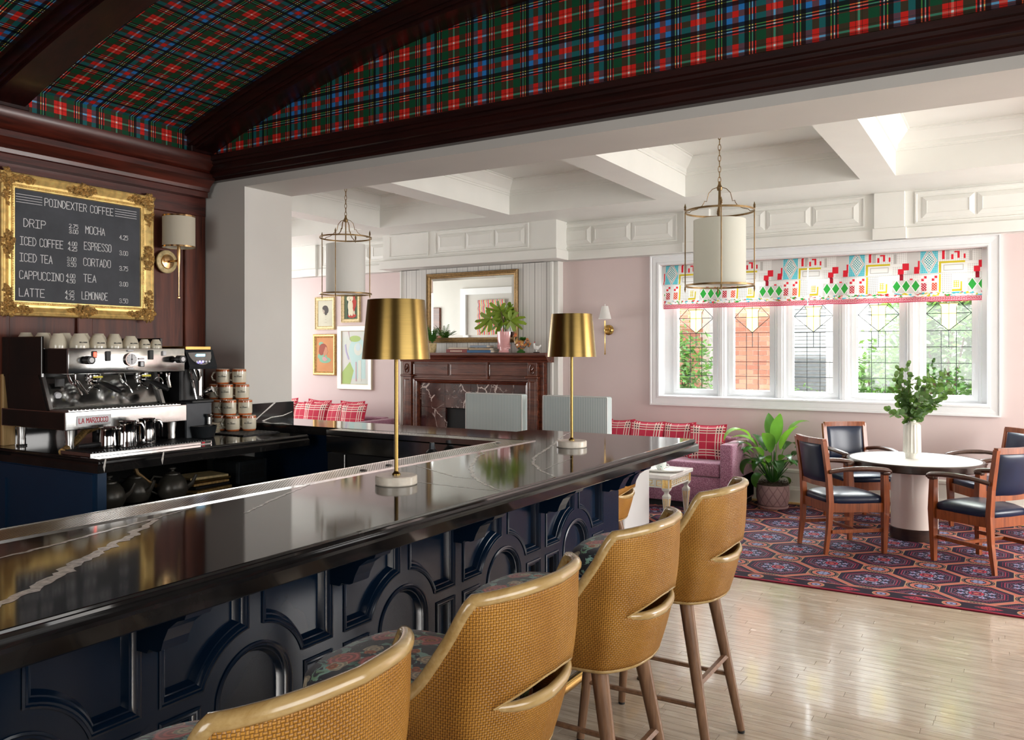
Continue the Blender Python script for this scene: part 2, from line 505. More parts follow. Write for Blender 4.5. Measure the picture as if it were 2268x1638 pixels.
def m_floral():
    o = ocoord()
    x, y, z = sep(o)
    nz = noise(o, 9, 3); nz2 = noise(o, 14, 2)
    p = vec(x + nz * .06, y + nz2 * .06, z)
    def blobs(sc_, off, r, col, pet):
        v = voro(vec(x + off, y + off * .7, z * 0.0), sc_, 'F1', .8)
        v.voronoi_dimensions = '2D'
        d = S(v.outputs['Distance'])
        nn = noise(p, 38, 3)
        d2 = d + (nn - .5) * .25
        return d2 < r, mix(step(mth('SINE', d * 60.), -.2, .6), tuple(c * .55 for c in col), col)
    base = ramp(noise(o, 18, 3), [(.4, (.012, .013, .022)), (.6, (.03, .03, .04))])
    lf = step(noise(vec(x * 1.2 + nz * .2, y * .6, z), 17, 4, .6, 1.5), .54, .56)
    base = mix(lf, base, ramp(nz, [(.35, (.07, .22, .16)), (.5, (.34, .60, .52)), (.65, (.16, .30, .12))]))
    m1, c1 = blobs(6.5, .31, .30, (.75, .20, .17), 1)
    m2, c2 = blobs(8.5, 1.7, .22, (.72, .62, .42), 1)
    m3, c3 = blobs(9.5, 2.9, .15, (.62, .20, .08), 1)
    return pbr(paint(base, [(m1, c1), (m2, c2), (m3, c3)]), .85, 0, sheen=.3, bump=noise(o, 180, 2), bstr=.25)
mat('floral_fabric', m_floral)
def m_tweed():
    n = voro(ocoord(), 120)
    c = ramp(S(n.outputs['Distance']), [(.1, (.60, .40, .47)), (.42, (.32, .085, .17)), (.8, (.14, .03, .07))])
    c = mix(noise(ocoord(), 90, 2) * .5, c, (.45, .28, .35))
    return pbr(c, .9, 0, bump=noise(ocoord(), 300, 2), bstr=.4, sheen=.3)
mat('tweed', m_tweed)
def m_plaid():
    u, v, _ = uvcoord()
    def bands(w):
        d = (w * 1.55 + .12) % 1.0
        wh = (abs(d - .30) < .022) + (abs(d - .42) < .022) + (abs(d - .54) < .022)
        bk = (abs(d - .36) < .030) + (abs(d - .48) < .030)
        return wh, bk, d
    wu, bu, du = bands(u); wv, bv, dv = bands(v)
    c = mix(step(noise(ocoord(), 4, 2), .4, .6) * .3, (.55, .018, .06), (.46, .012, .045))
    c = mix(mn(wu + wv, 1.) * .86, c, (.85, .76, .66))
    c = mix(mn((bu * bv) + bu * wv * 0.0, 1.), c, (.02, .02, .025))
    c = mix(mn((abs(du - .9) < .012) + (abs(dv - .9) < .012), 1.) * .7, c, (.85, .6, .5))
    return pbr(c, .85, 0, bump=noise(ocoord(), 260, 2), bstr=.2, sheen=.2)
mat('plaid_fabric', m_plaid)
def m_stripe():
    u, v, _ = uvcoord()
    s_ = step(mth('SINE', u * (2 * PI / .017)), -.15, .15)
    return pbr(mix(s_, (.36, .46, .47), (.68, .73, .73)), .9)
mat('seafoam_stripe', m_stripe)
def m_wallpaper():
    x, y, z = sep(ocoord())
    d = ((x + 10) / .172) % 1.0
    c = (.70, .69, .655)
    ln = mn((abs(d - .05) < .03) + (abs(d - .62) < .012), 1.)
    soft = step(abs(d - .05), .14, .02) * .35
    dots = (abs(d - .33) < .045) * (((z / .018) % 1.0) < .42)
    c = paint(c, [(soft, (.42, .41, .39)), (ln, (.36, .35, .33)), (dots * .55, (.44, .43, .40)), ((abs(d - .82) < .05) * .4, (.58, .57, .54))])
    return pbr(c, .7)
mat('striped_wallpaper', m_wallpaper)
def m_firemarble():
    o = ocoord(); n = noise(o, 3, 5, .6, .5); x, y, z = sep(o)
    v = voro(vec(x + n * .25, y, z + n * .2), 4.2, 'DISTANCE_TO_EDGE')
    v2 = voro(vec(x + n * .3 + 5, y, z + n * .3), 9, 'DISTANCE_TO_EDGE')
    c = ramp(noise(o, 6, 4), [(.35, (.022, .006, .006)), (.7, (.10, .035, .028))])
    c = mix((S(v.outputs['Distance']) < .022) * step(n, .46, .56), c, (.6, .5, .46))
    c = mix((S(v2.outputs['Distance']) < .02) * step(n, .55, .62), c, (.5, .40, .36))
    return pbr(c, .1, coat=.5)
mat('fire_marble', m_firemarble)
def m_chalk():
    n = noise(ocoord(), 3, 5, .65)
    return pbr(ramp(n, [(.35, (.022, .026, .034)), (.7, (.048, .053, .066))]), .6)
mat('chalkboard_slate', m_chalk)
plain('chalk', (.80, .80, .80), .9)
def m_perf():
    x, y, z = sep(ocoord())
    k = .0135
    rowi = mth('FLOOR', y / (k * .62))
    dx = ((x / k + (rowi % 2.0) * .5) % 1.0) - .5
    dy = ((y / (k * .62)) % 1.0) - .5
    d = hyp(dx, dy * .62)
    hole = d < .2
    n = noise(ocoord(), 6, 3)
    return pbr(mix(hole, ramp(n, [(.3, (.50, .50, .49)), (.7, (.70, .70, .68))]), (.02, .02, .02)), mix(hole, (.22,) * 3, (.8,) * 3), mth('SUBTRACT', 1., hole), bump=-hole, bstr=.4)
mat('perforated_steel', m_perf)
def m_brush():
    x, y, z = sep(ocoord())
    a = noise(vec(x, y, z * 40), 8, 3)
    return pbr(ramp(a, [(.2, (.21, .138, .044)), (.8, (.26, .172, .054))]), .27, 1.)
mat('brushed_brass', m_brush)
# ------------------------------------------------------------------ rug
def m_rug():
    x, y, z = sep(ocoord())
    C = .3275
    gx, gy = (x + .87) / C, (y - 6.70) / C       # octagons where i+j is odd
    ix, iy = mth('ROUND', gx), mth('ROUND', gy)
    px, py = (gx - ix) * C, (gy - iy) * C
    odd = (abs(ix + iy) % 2.0) > .5
    even = mth('SUBTRACT', 1.0, odd)
    # distance in the octagon cell: every point belongs to nearest octagon centre in the diagonal lattice
    a, b = gx + gy, gx - gy
    ja, jb = mth('ROUND', (a - 1.0) / 2.0) * 2.0 + 1.0, mth('ROUND', (b - 1.0) / 2.0) * 2.0 + 1.0
    ox, oy = (gx - (ja + jb) / 2.0) * C, (gy - (ja - jb) / 2.0) * C
    ax, ay = abs(ox), abs(oy)
    octd = mx(mx(ax, ay), (ax + ay) * .7071 * 1.03)
    r = hyp(ox, oy); th = mth('ARCTAN2', oy, ox)
    navy, plum, salmon, rose, pale, ltblue, yel = (.020, .014, .040), (.045, .010, .035), (.55, .16, .12), (.50, .045, .08), (.55, .50, .62), (.30, .36, .55), (.50, .36, .18)
    dash = step(mth('SINE', (ox + oy) * 260.), -.1, .1)
    dash2 = step(mth('SINE', (ox - oy) * 260.), -.1, .1)
    c = paint(salmon, [
        (octd < .222, yel), (octd < .217, navy),
        ((octd < .186) * (octd > .181) * dash, rose),
        ((octd < .168) * (octd > .160), (.36, .05, .09)), (octd < .158, navy),
        ((octd < .152) * (octd > .144) * dash2, (.35, .25, .3))])
    # ring of eight little flowers and centre rosette
    k8 = ((th / (2 * PI) * 8.0 + 8.0) % 1.0 - .5) * (2 * PI / 8.0)
    fx, fy = r * mth('COSINE', k8) - .098, r * mth('SINE', k8)
    fr_ = hyp(fx, fy); fth = mth('ARCTAN2', fy, fx)
    pet = fr_ < (mth('COSINE', fth * 5.0) * .007 + .021)
    k16 = mth('COSINE', th * 12.0)
    c = paint(c, [(pet, ltblue), (fr_ < .007, rose),
                  ((abs(r - (k16 * .006 + .060)) < .004), pale), ((abs(r - (k16 * -.008 + .128)) < .0035) * dash, (.4, .12, .16)),
                  (r < .046, rose), (r < .030, navy), (r < (k16 * .004 + .018), salmon)])
    # round medallions between the octagons
    qx, qy = px, py
    q = hyp(qx, qy); qt = mth('ARCTAN2', qy, qx)
    inc = (q < .108) * even
    qc = paint(yel, [(q < .104, navy), ((q < .098) * (q > .092) * step(mth('SINE', qt * 30.), 0., .2), yel), (q < .078, yel), (q < .074, salmon), (q < .052, navy),
                     (q < (mth('COSINE', qt * 6.0) * .006 + .040), ltblue), ((q < .036) * (abs(mth('SINE', qt * 4.0)) < .25), navy), (q < .008, navy)])
    c = mix(inc, c, qc)
    # border along the near edge
    e = y - 5.955
    bx = ((x + .765) / .21)
    bi = mth('ROUND', bx); bpx = (bx - bi) * .21
    alt = abs(bi) % 2.0
    by = e - .085
    br = hyp(bpx, by)
    circ = mth('SUBTRACT', 1., alt)
    dm = abs(bpx) * .55 + abs(by)
    bc = paint((.018, .010, .026), [((br < .056) * circ, yel), ((br < .050) * circ, salmon), ((br < .034) * circ, navy), ((br < .028) * circ, ltblue), ((br < .01) * circ, navy),
                                    ((dm < .042) * alt * step(noise(vec(x, y, 0.0), 90, 2), .42, .5), rose), ((dm < .045) * (dm > .040) * alt, rose)])
    c = paint(c, [(e < .170, salmon), (e < .158, bc), (e < .022, (.42, .03, .06)), (e < .006, (.2, .01, .03))])
    n = noise(ocoord(), 240, 2)
    return pbr(mix(1.0, c, (.80, .76, .80), 'MULTIPLY'), .8, 0, bump=n, bstr=.2, spec=.2)
mat('rug_wool', m_rug)
# ------------------------------------------------------------------ roman shade print
def m_shade():
    x, y, z = sep(ocoord())
    P = .672
    u = ((x + 1.392) / P + .5) % 1.0 - .5
    grey, red, teal, gold, grn, wht = (.48, .46, .44), (.68, .012, .03), (.05, .52, .62), (.62, .50, .02), (.03, .36, .05), (.82, .81, .79)
    g1 = noise(vec(x, 0.0, z), 6, 1)
    chk = step(mth('SINE', (x + z) * 170.) * mth('SINE', (x - z) * 170.), .0, .12)
    c = mix(chk * .5, wht, grey)
    def bars(lst, c):
        for (a, b, d, e, col) in lst: c = mix(rect(u, z, a, b, d, e), c, col)
        return c
    # upper band z 2.42..2.65
    c = bars([(-.5, .5, 2.50, 2.53, wht), (-.30, -.12, 2.40, 2.65, (.62, .6, .58)), (.14, .50, 2.40, 2.53, wht)], c)
    L = [(.13, .16, 2.42, 2.53, gold), (.13, .47, 2.515, 2.535, gold), (.17, .205, 2.555, 2.65, red), (.29, .32, 2.55, 2.60, red), (.33, .38, 2.615, 2.63, red), (.37, .40, 2.56, 2.63, red),
         (.45, .475, 2.555, 2.60, red), (-.42, -.34, 2.42, 2.475, red), (-.36, -.27, 2.46, 2.53, red), (-.20, -.13, 2.42, 2.49, red), (-.15, -.125, 2.46, 2.55, red),
         (.19, .45, 2.44, 2.50, grey), (.20, .44, 2.447, 2.493, wht), (.22, .27, 2.55, 2.64, grey), (-.48, -.44, 2.53, 2.63, grey)]
    c = bars(L, c)
    dz = abs(z - 2.545) * .92
    d = abs(u) * P * 1.75 + dz
    ins = rect(u, z, -.115, .115, 2.42, 2.66)
    tq = mix(chk * .3, teal, wht)
    tq = paint(tq, [(d < .128, wht), (d < .118, grey), (d < .100, wht), (d < .088, mix(step(mth('SINE', x * 260.) * mth('SINE', z * 230.), .0, .1), wht, (.0, .33, .36)))])
    c = mix(ins, c, tq)
    # lower band z 2.23..2.42
    lo = mix(chk * .35, wht, grey)
    lo = paint(lo, [(rect(u, z, -.5, -.14, 2.20, 2.36), (.60, .57, .55)), (rect(u, z, .13, .155, 2.23, 2.41), gold), (rect(u, z, .155, .30, 2.23, 2.41), mix(chk, wht, grey)),
                    (rect(u, z, .30, .43, 2.235, 2.255), gold), (rect(u, z, .41, .43, 2.24, 2.33), gold), (rect(u, z, .32, .39, 2.27, 2.34), mix(chk, gold, wht)),
                    (rect(u, z, -.40, -.35, 2.36, 2.42), (.30, .005, .02)), (rect(u, z, -.26, -.22, 2.36, 2.375), red)])
    for cx in (-.44, -.31, -.18):
        dd = abs(u - cx) * P * 1.6 + abs(z - 2.30)
        lo = paint(lo, [(dd < .072, wht), (dd < .058, grn)])
    for cx, cc in ((-.07, (.5, .01, .03)), (.07, (.72, .07, .02))):
        lo = paint(lo, [(rect(u, z, cx - .036, cx + .036, 2.245, 2.325), mix(step(mth('SINE', x * 250.) * mth('SINE', z * 250.), .35, .45), cc, wht)),
                        (rect(u, z, cx - .036, cx + .036, 2.345, 2.395), mix(step((u - cx) * (z - 2.37), -.0001, .0001), wht, red))])
    c = mix(z < 2.42, c, lo)
    sm = step(noise(vec(x, 0.0, z * 2), 24, 2), .52, .56)
    c = mix(z < 2.23, c, mix(sm, wht, ramp(noise(vec(x, 1.0, z), 12, 1), [(.4, grn), (.45, red), (.52, teal), (.6, gold)], True)))
    # greek key border
    k = .044
    w = ((x / k) % 1.0); t = (z - 2.140) / .048
    def kb(a, b, d, e): return rect(w, t, a, b, d, e)
    key = mn(kb(.0, 1., .16, .24) + kb(.06, .16, .2, .80) + kb(.06, .86, .72, .80) + kb(.76, .86, .40, .8) + kb(.38, .86, .36, .44) + kb(.36, .46, .36, .60) + kb(.0, 1., .90, .95), 1.)
    c = mix(z < 2.188, c, mix(key, (.48, .03, .085), (.78, .52, .52)))
    p = pbr(c, .85)
    t_ = nd('ShaderNodeBsdfTranslucent'); put(t_.inputs[0], c)
    m = nd('ShaderNodeMixShader'); m.inputs[0].default_value = .13
    T.links.new(p.k, m.inputs[1]); T.links.new(t_.outputs[0], m.inputs[2])
    return S(m.outputs[0])
mat('shade_print', m_shade)
def m_pendshade(name, col):
    def f():
        p = pbr(col, .85)
        t_ = nd('ShaderNodeBsdfTranslucent'); put(t_.inputs[0], col)
        m = nd('ShaderNodeMixShader'); m.inputs[0].default_value = .35
        T.links.new(p.k, m.inputs[1]); T.links.new(t_.outputs[0], m.inputs[2])
        return S(m.outputs[0])
    mat(name, f)
m_pendshade('pendant_unlit', (.74, .74, .66))  # darker unlit tone of the lantern shades, put into the colour
m_pendshade('pendant_white', (.86, .86, .83))  # same lantern cloth in its window-lit tone; also the lounge sconce's white
m_pendshade('sconce_linen', (.74, .68, .55))
def m_stripeshade():
    x, y, z = sep(ocoord())
    d = ((x + z * .02) / .105) % 1.0
    c = ramp(d, [(0, (.6, .02, .02)), (.22, (.85, .8, .7)), (.34, (.02, .35, .08)), (.46, (.85, .8, .7)), (.55, (.75, .22, .02)), (.72, (.85, .8, .7)), (.80, (.04, .04, .2)), (.92, (.85, .8, .7))], True)
    return pbr(c, .8)
mat('striped_shade', m_stripeshade)
def m_pot():
    u, v, _ = uvcoord()
    a = abs(((u * 12 + v * 2.6) % 1.0) - .5); b = abs(((u * 12 - v * 2.6) % 1.0) - .5)
    l = step(mx(a, b), .40, .46)
    return pbr(mix(l * .7, (.52, .36, .36), (.27, .16, .16)), .45, 0, bump=l, bstr=.5, bdist=.004)
mat('pot_relief', m_pot)
# ================================================================== THE SETTING
b = B(); b.box(-11.2, 4.4, -3.2, 9.5, -.12, -.006); floor = struct(b, 'floor', 'floorboard')
protos = {}
yy = 2.1; row = 0
rs = random.Random(3)
while yy < 5.99:
    xx = -2.0 - rs.random() * .5
    while xx < .32:
        L = rs.choice((.62, .85, 1.1, 1.4)); W = .0575
        if L not in protos:
            q = B(); q.box(.0007, L - .0007, .0006, W - .0006, -.006, 0, .0006); o = q.build('plank', 'floorboard', floor); protos[L] = o
        else:
            o = protos[L].copy(); COL.objects.link(o)
        o.location = (xx, yy, 0); xx += L
    yy += .0575
b = B(); b.box(-5.72, -5.574, -3, 4.367, 0, 3.15)
wl = struct(b, 'wall_left', 'mahogany_z')
for (y0, y1) in ((1.2, 1.4), (2.74, 2.85), (3.30, 3.41), (4.17, 4.36)):
    b = B(); b.box(-5.574, -5.548, y0, y1, 0, 2.80, .006); b.build('stile', 'mahogany_z', wl)
b = B(); b.box(-5.574, -5.545, -3, 4.36, 2.72, 2.90, .005); b.build('rail', 'mahogany', wl)
b = B(); b.box(-5.574, -5.556, 2.60, 4.36, 1.03, 1.155, .003); b.build('splashback', 'black_stone', wl)
# middle wall with the wide opening
b = B(); b.box(-11, -5.10, 4.367, 4.855, 0, 2.925); b.box(-11, 4.2, 4.367, 4.855, 2.925, 4.1); b.box(1.45, 4.2, 4.367, 4.855, 0, 2.925)
wm = struct(b, 'wall_middle', 'greige_paint')
b = B(); b.box(-5.097, -5.079, 4.37, 4.86, 1.085, 1.232, .003); b.build('splashback', 'black_stone', wm)
b = B(); b.plate([(4.425, 1.095), (4.45, 1.095), (4.53, 1.15), (4.60, 1.19), (4.665, 1.231), (4.64, 1.231), (4.57, 1.185), (4.50, 1.14)], [], fr_x(-5.079), 0, .0008); b.plate([(4.52, 1.095), (4.62, 1.12), (4.74, 1.125), (4.84, 1.15), (4.84, 1.145), (4.74, 1.118), (4.62, 1.112), (4.54, 1.09)], [], fr_x(-5.079), 0, .0008); b.build('vein', 'stone_vein', wm)
def rwall(name, fr, u0, u1, z1, holes, d, m, parent=None):
    q = B(); q.plate(rc(u0, u1, 0, z1), [rc(*h) for h in holes], fr, 0, d); return struct(q, name, m, parent)
wr = rwall('wall_right', lambda u, v, h: (1.55 + h, u, v), -3, 4.367, 4.1, [(0, 3.2, .9, 2.6)], .15, 'greige_paint')
rwall('wall_rear', lambda u, v, h: (u, -3 - h, v), -5.7, 1.7, 4.1, [(-3.1, -.5, .9, 2.7)], .15, 'mahogany_z')
pw = rwall('wall_window', lambda u, v, h: (u, 9.15 + h, v), -11, 4.2, 3.9, [(-3.55, -.209, 1.09, 2.645)], .30, 'pink_paint')
rwall('wall_lounge_right', lambda u, v, h: (4.2 + h, u, v), 4.3, 9.4, 3.9, [(5.4, 8.6, .7, 2.7)], .15, 'pink_paint')
rwall('wall_lounge_left', lambda u, v, h: (-11 - h, u, v), 4.3, 9.4, 3.9, [(5.2, 8.6, .9, 2.7)], .15, 'pink_paint')
b = B(); b.box(-11.2, 4.4, 4.6, 9.5, 3.62, 3.9); struct(b, 'ceiling', 'white_paint')
b = B(); b.box(-5.8, 1.8, -3.2, 4.4, 4.1, 4.3); struct(b, 'sky_blocker', 'void_black')  # unseen black slab over the vault, added to keep sky light out
# wood cornice of the bar room (left)
def zr(x): return 3.784 - .0544 * (x + 2.113) ** 2
XL = -5.44
prof = [(-5.574, 2.86), (-5.46, 2.86), (-5.46, 2.90), (-5.44, 2.905), (-5.435, 2.93), (-5.42, 2.95), (-5.39, 2.975), (-5.375, 2.99), (-5.375, 3.03), (-5.40, 3.045), (-5.375, 3.06), (-5.345, 3.10), (-5.33, 3.135), (-5.33, 3.165), (-5.38, 3.175), (-5.44, 3.18), (-5.574, 3.18)]
b = B(); b.prism(prof, lambda u, v, d: (u, d, v), -3, 4.31); struct(b, 'trim_1', 'mahogany', smooth=True, ang=25)
# cornice under the tartan lunette
prof = [(4.367, 2.985), (4.31, 2.985), (4.31, 3.005), (4.285, 3.01), (4.285, 3.045), (4.265, 3.055), (4.265, 3.065), (4.27, 3.10), (4.255, 3.105), (4.255, 3.125), (4.235, 3.13), (4.235, 3.165), (4.25, 3.175), (4.367, 3.175)]
b = B(); b.prism(prof, lambda u, v, d: (d, u, v), -5.46, 1.5); struct(b, 'trim_2', 'mahogany_x')
# tartan band, vault and lunette
b = B(); b.box(-5.56, XL, -3, 4.31, 3.18, 3.36); struct(b, 'trim_3', 'tartan_band')
NX = 48
xs = [XL + (1.214 - XL) * i / NX for i in range(NX + 1)]
b = B()
b.prism([(x, zr(x) + .158) for x in xs] + [(x, zr(x) + .24) for x in reversed(xs)], lambda u, v, d: (u, d, v), -3, 4.36)
struct(b, 'ceiling_vault', 'tartan_vault', smooth=True, ang=50)
b = B()
for x0_, x1_ in zip(xs, xs[1:]): b.prism([(x0_, 3.15), (x1_, 3.15), (x1_, zr(x1_) + .18), (x0_, zr(x0_) + .18)], lambda u, v, d: (u, d, v), 4.31, 4.337)
struct(b, 'wall_lunette', 'tartan_wall')
for i, (y0, y1) in enumerate(((4.10, 4.31), (2.62, 2.885), (1.17, 1.435), (-.28, -.015), (-1.7, -1.44))):
    b = B()
    def strip(a, c, z0, z1):
        b.prism([(x, zr(x) + z0) for x in xs] + [(x, zr(x) + z1) for x in reversed(xs)], lambda u, v, d: (u, d, v), a, c)
    strip(y0 + .03, y1 - (.0 if i == 0 else .03), 0, .2)
    strip(y0, y1, .05, .2)
    strip(y0 + .012, y1 - .008, .025, .06)
    strip(y0 - .02, y1 + (0 if i == 0 else .02), .12, .2)
    # springing block on the cornice
    b.box(XL - .05, XL + .06, y0, y1, 3.175, zr(XL) + .05, .008)
    if False: b.tube([(XL - .02, (y0 + y1) / 2, 3.19), (XL + .10, (y0 + y1) / 2, 3.21), (XL + .22, (y0 + y1) / 2, 3.27), (XL + .4, (y0 + y1) / 2, zr(XL + .4) + .03)], [.07, .085, .08, .05], 12)
    struct(b, 'trim_%d' % (i + 4), 'mahogany_x', smooth=True, ang=30)
# ------------------------------------------------------------------ coffered lounge ceiling
BX = [(-10.9, -10.6), (-9.2, -8.9), (-7.28, -6.97), (-5.32, -5.01), (-3.20, -2.885), (-1.21, -.91), (.77, 1.07), (2.7, 3.0)]
Y0, Y1, ZB, ZC = 5.35, 8.15, 3.23, 3.62
b = B(); b.box(-11, 4.2, Y1, 9.15, ZB, ZC); struct(b, 'beam_1', 'white_paint')
b = B(); b.box(-11, 4.2, 4.855, Y0, ZB, ZC); struct(b, 'beam_2', 'white_paint')
for i, (x0, x1) in enumerate(BX):
    b = B(); b.box(x0, x1, Y0 - .001, Y1 + .001, ZB, ZC); struct(b, 'beam_%d' % (i + 3), 'white_paint')
cp = [(0, .17), (.012, .17), (.012, .15), (.02, .145), (.022, .11), (.035, .10), (.05, .085), (.075, .06), (.095, .035), (.105, .03), (.11, .012), (.125, .01), (.125, -.01)]
k = 1
for (a, c) in zip(BX, BX[1:]):
    b = B(); b.mould(rc(a[1], c[0], Y0, Y1), cp, lambda u, v, h: (u, v, ZC - h))
    struct(b, 'crown_%d' % k, 'white_paint', smooth=True, ang=28); k += 1
# frieze with raised panels
b = B(); b.box(-11, 4.2, 9.0, 9.15, 2.76, ZB + .002); b.box(-11, 4.2, 8.975, 9.02, 2.76, 2.87, .004)
fz = struct(b, 'frieze', 'white_paint')
def bevel_panel(parent, u0, u1, v0, v1, fr, m='white_paint'):
    q = B()
    q.mould(rc(u0, u1, v0, v1), [(0, 0), (.005, .008), (.045, .022), (.047, .016)], fr)
    q.plate(rc(u0 + .047, u1 - .047, v0 + .047, v1 - .047), [], fr, .0, .016)
    return q.build('panel', m, parent)
for (x0, x1) in BX[1:-1]:
    b = B(); b.box(x0 + .01, x1 - .01, 8.955, 9.01, 2.86, ZB, .003); b.box(x0 - .005, x1 + .005, 8.945, 9.01, 2.76, 2.875, .004); b.build('pilaster', 'white_paint', fz)
for (a, c) in zip(BX, BX[1:]):
    u0, u1 = a[1] + .08, c[0] - .08
    if c[1] < -7.3 or a[0] > 1 or (a[1] > -7.4 and c[0] < -4.9): continue
    b = B(); b.mould(rc(u0, u1, 2.90, ZB - .02), [(0, 0), (0, .014), (.014, .014), (.02, 0)], fr_y(9.0)); b.build('bead', 'white_paint', fz)
    w = (u1 - u0 - .16) / 3
    for j in range(3): bevel_panel(fz, u0 + .06 + j * (w + .02), u0 + .06 + j * (w + .02) + w, 2.95, ZB - .07, fr_y(9.0))
# ------------------------------------------------------------------ chimney breast
b = B(); b.box(-7.30, -4.94, 9.03, 9.15, 0, 2.78); cb = struct(b, 'wall_chimney', 'striped_wallpaper')
for x0, x1 in ((-7.345, -7.30), (-4.94, -4.83)):
    b = B(); b.box(x0, x1, 9.022, 9.15, 0, 2.78, .006)
    b.mould([(x0 + .004, 0), (x0 + .004, 2.78)], [(0, 0), (0, .02), (-.03, .02), (-.036, .004), (-.05, .004)][::1] if x1 - x0 > .06 else [(0, 0), (0, .01), (-.02, .01), (-.02, 0)], fr_y(9.022), False)
    b.build('corner_trim', 'white_paint', cb)
b = B(); b.box(-7.40, -4.70, 8.72, 9.0, 2.86, ZB); b.box(-7.44, -4.67, 8.68, 9.0, 2.76, 2.875, .005)
hb = struct(b, 'header_box', 'white_paint')
for (u0, u1, n) in ((-7.30, -6.62, 0), (-6.52, -5.08, 3)):
    b = B(); b.mould(rc(u0, u1, 2.91, ZB - .01), [(0, 0), (0, .014), (.016, .014), (.024, 0)], fr_y(8.72)); b.build('bead', 'white_paint', hb)
    if n:
        w = (u1 - u0 - .16) / n
        for j in range(n): bevel_panel(hb, u0 + .06 + j * (w + .02), u0 + .06 + j * (w + .02) + w, 2.96, ZB - .06, fr_y(8.72))
# baseboards
bp = [(0, 0), (.022, 0), (.022, .15), (.016, .165), (.016, .17), (.010, .19), (.010, .33), (.018, .335), (.018, .36), (.004, .375), (0, .375)]
for nm, x0, x1 in (('baseboard_window', -4.83, 4.2), ('baseboard_left', -11, -7.35)):
    b = B(); b.prism(bp, lambda u, v, d: (d, 9.15 - u, v), x0, x1); struct(b, nm, 'cream_trim')
b = B(); b.box(-11, 4.2, 9.095, 9.13, 0, .02, .004); struct(b, 'trim_20', 'light_board')
# ------------------------------------------------------------------ the big window
b = B()
o_ = rc(-3.657, -.102, 1.013, 2.768)
b.mould(o_, [(0, 0), (0, .045), (.014, .045), (.02, .03), (.035, .034), (.085, .030), (.09, .038), (.108, .038), (.117, .02), (.117, -.15)], fr_y(9.15))
win = struct(b, 'window_1', 'window_white')
gx = [(-3.377, -2.960), (-2.714, -2.316), (-2.058, -1.651), (-1.404, -1.006), (-.757, -.353)]
b = B(); b.plate(rc(-3.555, -.204, 1.085, 2.65), [rc(a - .085, c + .085, 1.12, 2.62) for a, c in gx], fr_y(9.36), 0, .06)
b.build('mullion_frame', 'window_white', win)
for i, (a, c) in enumerate(gx[:-1]):
    m0, m1 = c + .085, gx[i + 1][0] - .085
    b = B(); b.box(m0 - .004, m1 + .004, 9.225, 9.31, 1.10, 2.63, .006); b.box(m0 + .02, m1 - .02, 9.21, 9.23, 1.10, 2.63, .004); b.build('mullion', 'window_white', win)
shared = {}
for i, (a, c) in enumerate(gx):
    sb = B(); sb.plate(rc(a - .083, c + .083, 1.122, 2.62), [rc(a, c, 1.195, 2.56)], fr_y(9.34), 0, .045)
    sb.mould(rc(a - .06, c + .06, 1.148, 2.59)[::1], [(0, .045), (.006, .056), (.05, .052), (.058, .03)], fr_y(9.34))
    sash = sb.build('sash', 'window_white', win)
    w = c - a; z0 = 1.195; dz = .164; t3 = w / 3
    for r_ in range(4):
        for q in range(3):
            p = B(); p.box(a + q * t3 + .002, a + (q + 1) * t3 - .002, 9.322, 9.325, z0 + r_ * dz + .002, z0 + (r_ + 1) * dz - .002); p.build('pane', 'clear_glass', sash)
    zt = z0 + 4 * dz; cx = (a + c) / 2; zc = zt + .175
    p = B(); p.box(a + .002, c - .002, 9.322, 9.325, zt + .002, 2.55); p.build('pane', 'clear_glass', sash)
    s6 = w / 6
    zk = zt + .01 + .17 * (s6 / (w / 2))
    p = B(); p.plate([(cx, zt + .008), (cx + s6, zk), (cx + s6, zc + .07), (cx + s6 + .02, zc + .10), (cx - s6 - .02, zc + .10), (cx - s6, zc + .07), (cx - s6, zk)], [], fr_y(9.321), 0, .003)
    p.build('amber_pane', 'amber_glass', sash)
    ld = B()
    def lead(p0, p1): ld.tube([(p0[0], 9.323, p0[1]), (p1[0], 9.323, p1[1])], .0035, 6)
    for r_ in range(1, 5): lead((a, z0 + r_ * dz), (c, z0 + r_ * dz))
    for q in (1, 2): lead((a + q * t3, z0), (a + q * t3, zt))
    lead((cx, z0 + 3 * dz), (cx, 2.55)); lead((a, zc), (c, zc))
    for s_ in (-1, 1):
        lead((cx, zt), (cx + s_ * w / 2, zc)); lead((cx + s_ * w / 2, zc), (cx + s_ * .03, zc + .18))
        lead((cx + s_ * s6, zk), (cx + s_ * s6, zc + .07)); lead((cx + s_ * s6, zc + .07), (cx + s_ * (s6 + .025), zc + .10))
    lead((cx - s6 - .02, zc + .10), (cx + s6 + .02, zc + .10))
    ld.build('leading', 'dark_metal', sash)
b = B(); b.box(-.335, -.322, 9.27, 9.29, 1.36, 1.52, .003); b.cyl((-.328, 9.28, 1.44), (-.328, 9.25, 1.44), .008); b.box(-.335, -.32, 9.24, 9.26, 1.40, 1.45, .004); b.build('latch', 'window_white', win)
# openings left for daylight get plain casings
for nm, fr, h in (('window_2', lambda u, v, h: (4.2 - h, u, v), (5.4, 8.6, .7, 2.7)), ('window_3', lambda u, v, h: (-11 + h, u, v), (5.2, 8.6, .9, 2.7)),
                  ('window_4', lambda u, v, h: (1.55 - h, u, v), (0, 3.2, .9, 2.6)), ('window_5', lambda u, v, h: (u, -3 + h, v), (-3.1, -.5, .9, 2.7))):
    b = B(); r_ = rc(h[0] - .1, h[1] + .1, h[2] - .1, h[3] + .1)
    b.mould(r_, [(0, 0), (0, .03), (.1, .03), (.1, -.15)], fr); struct(b, nm, 'window_white')
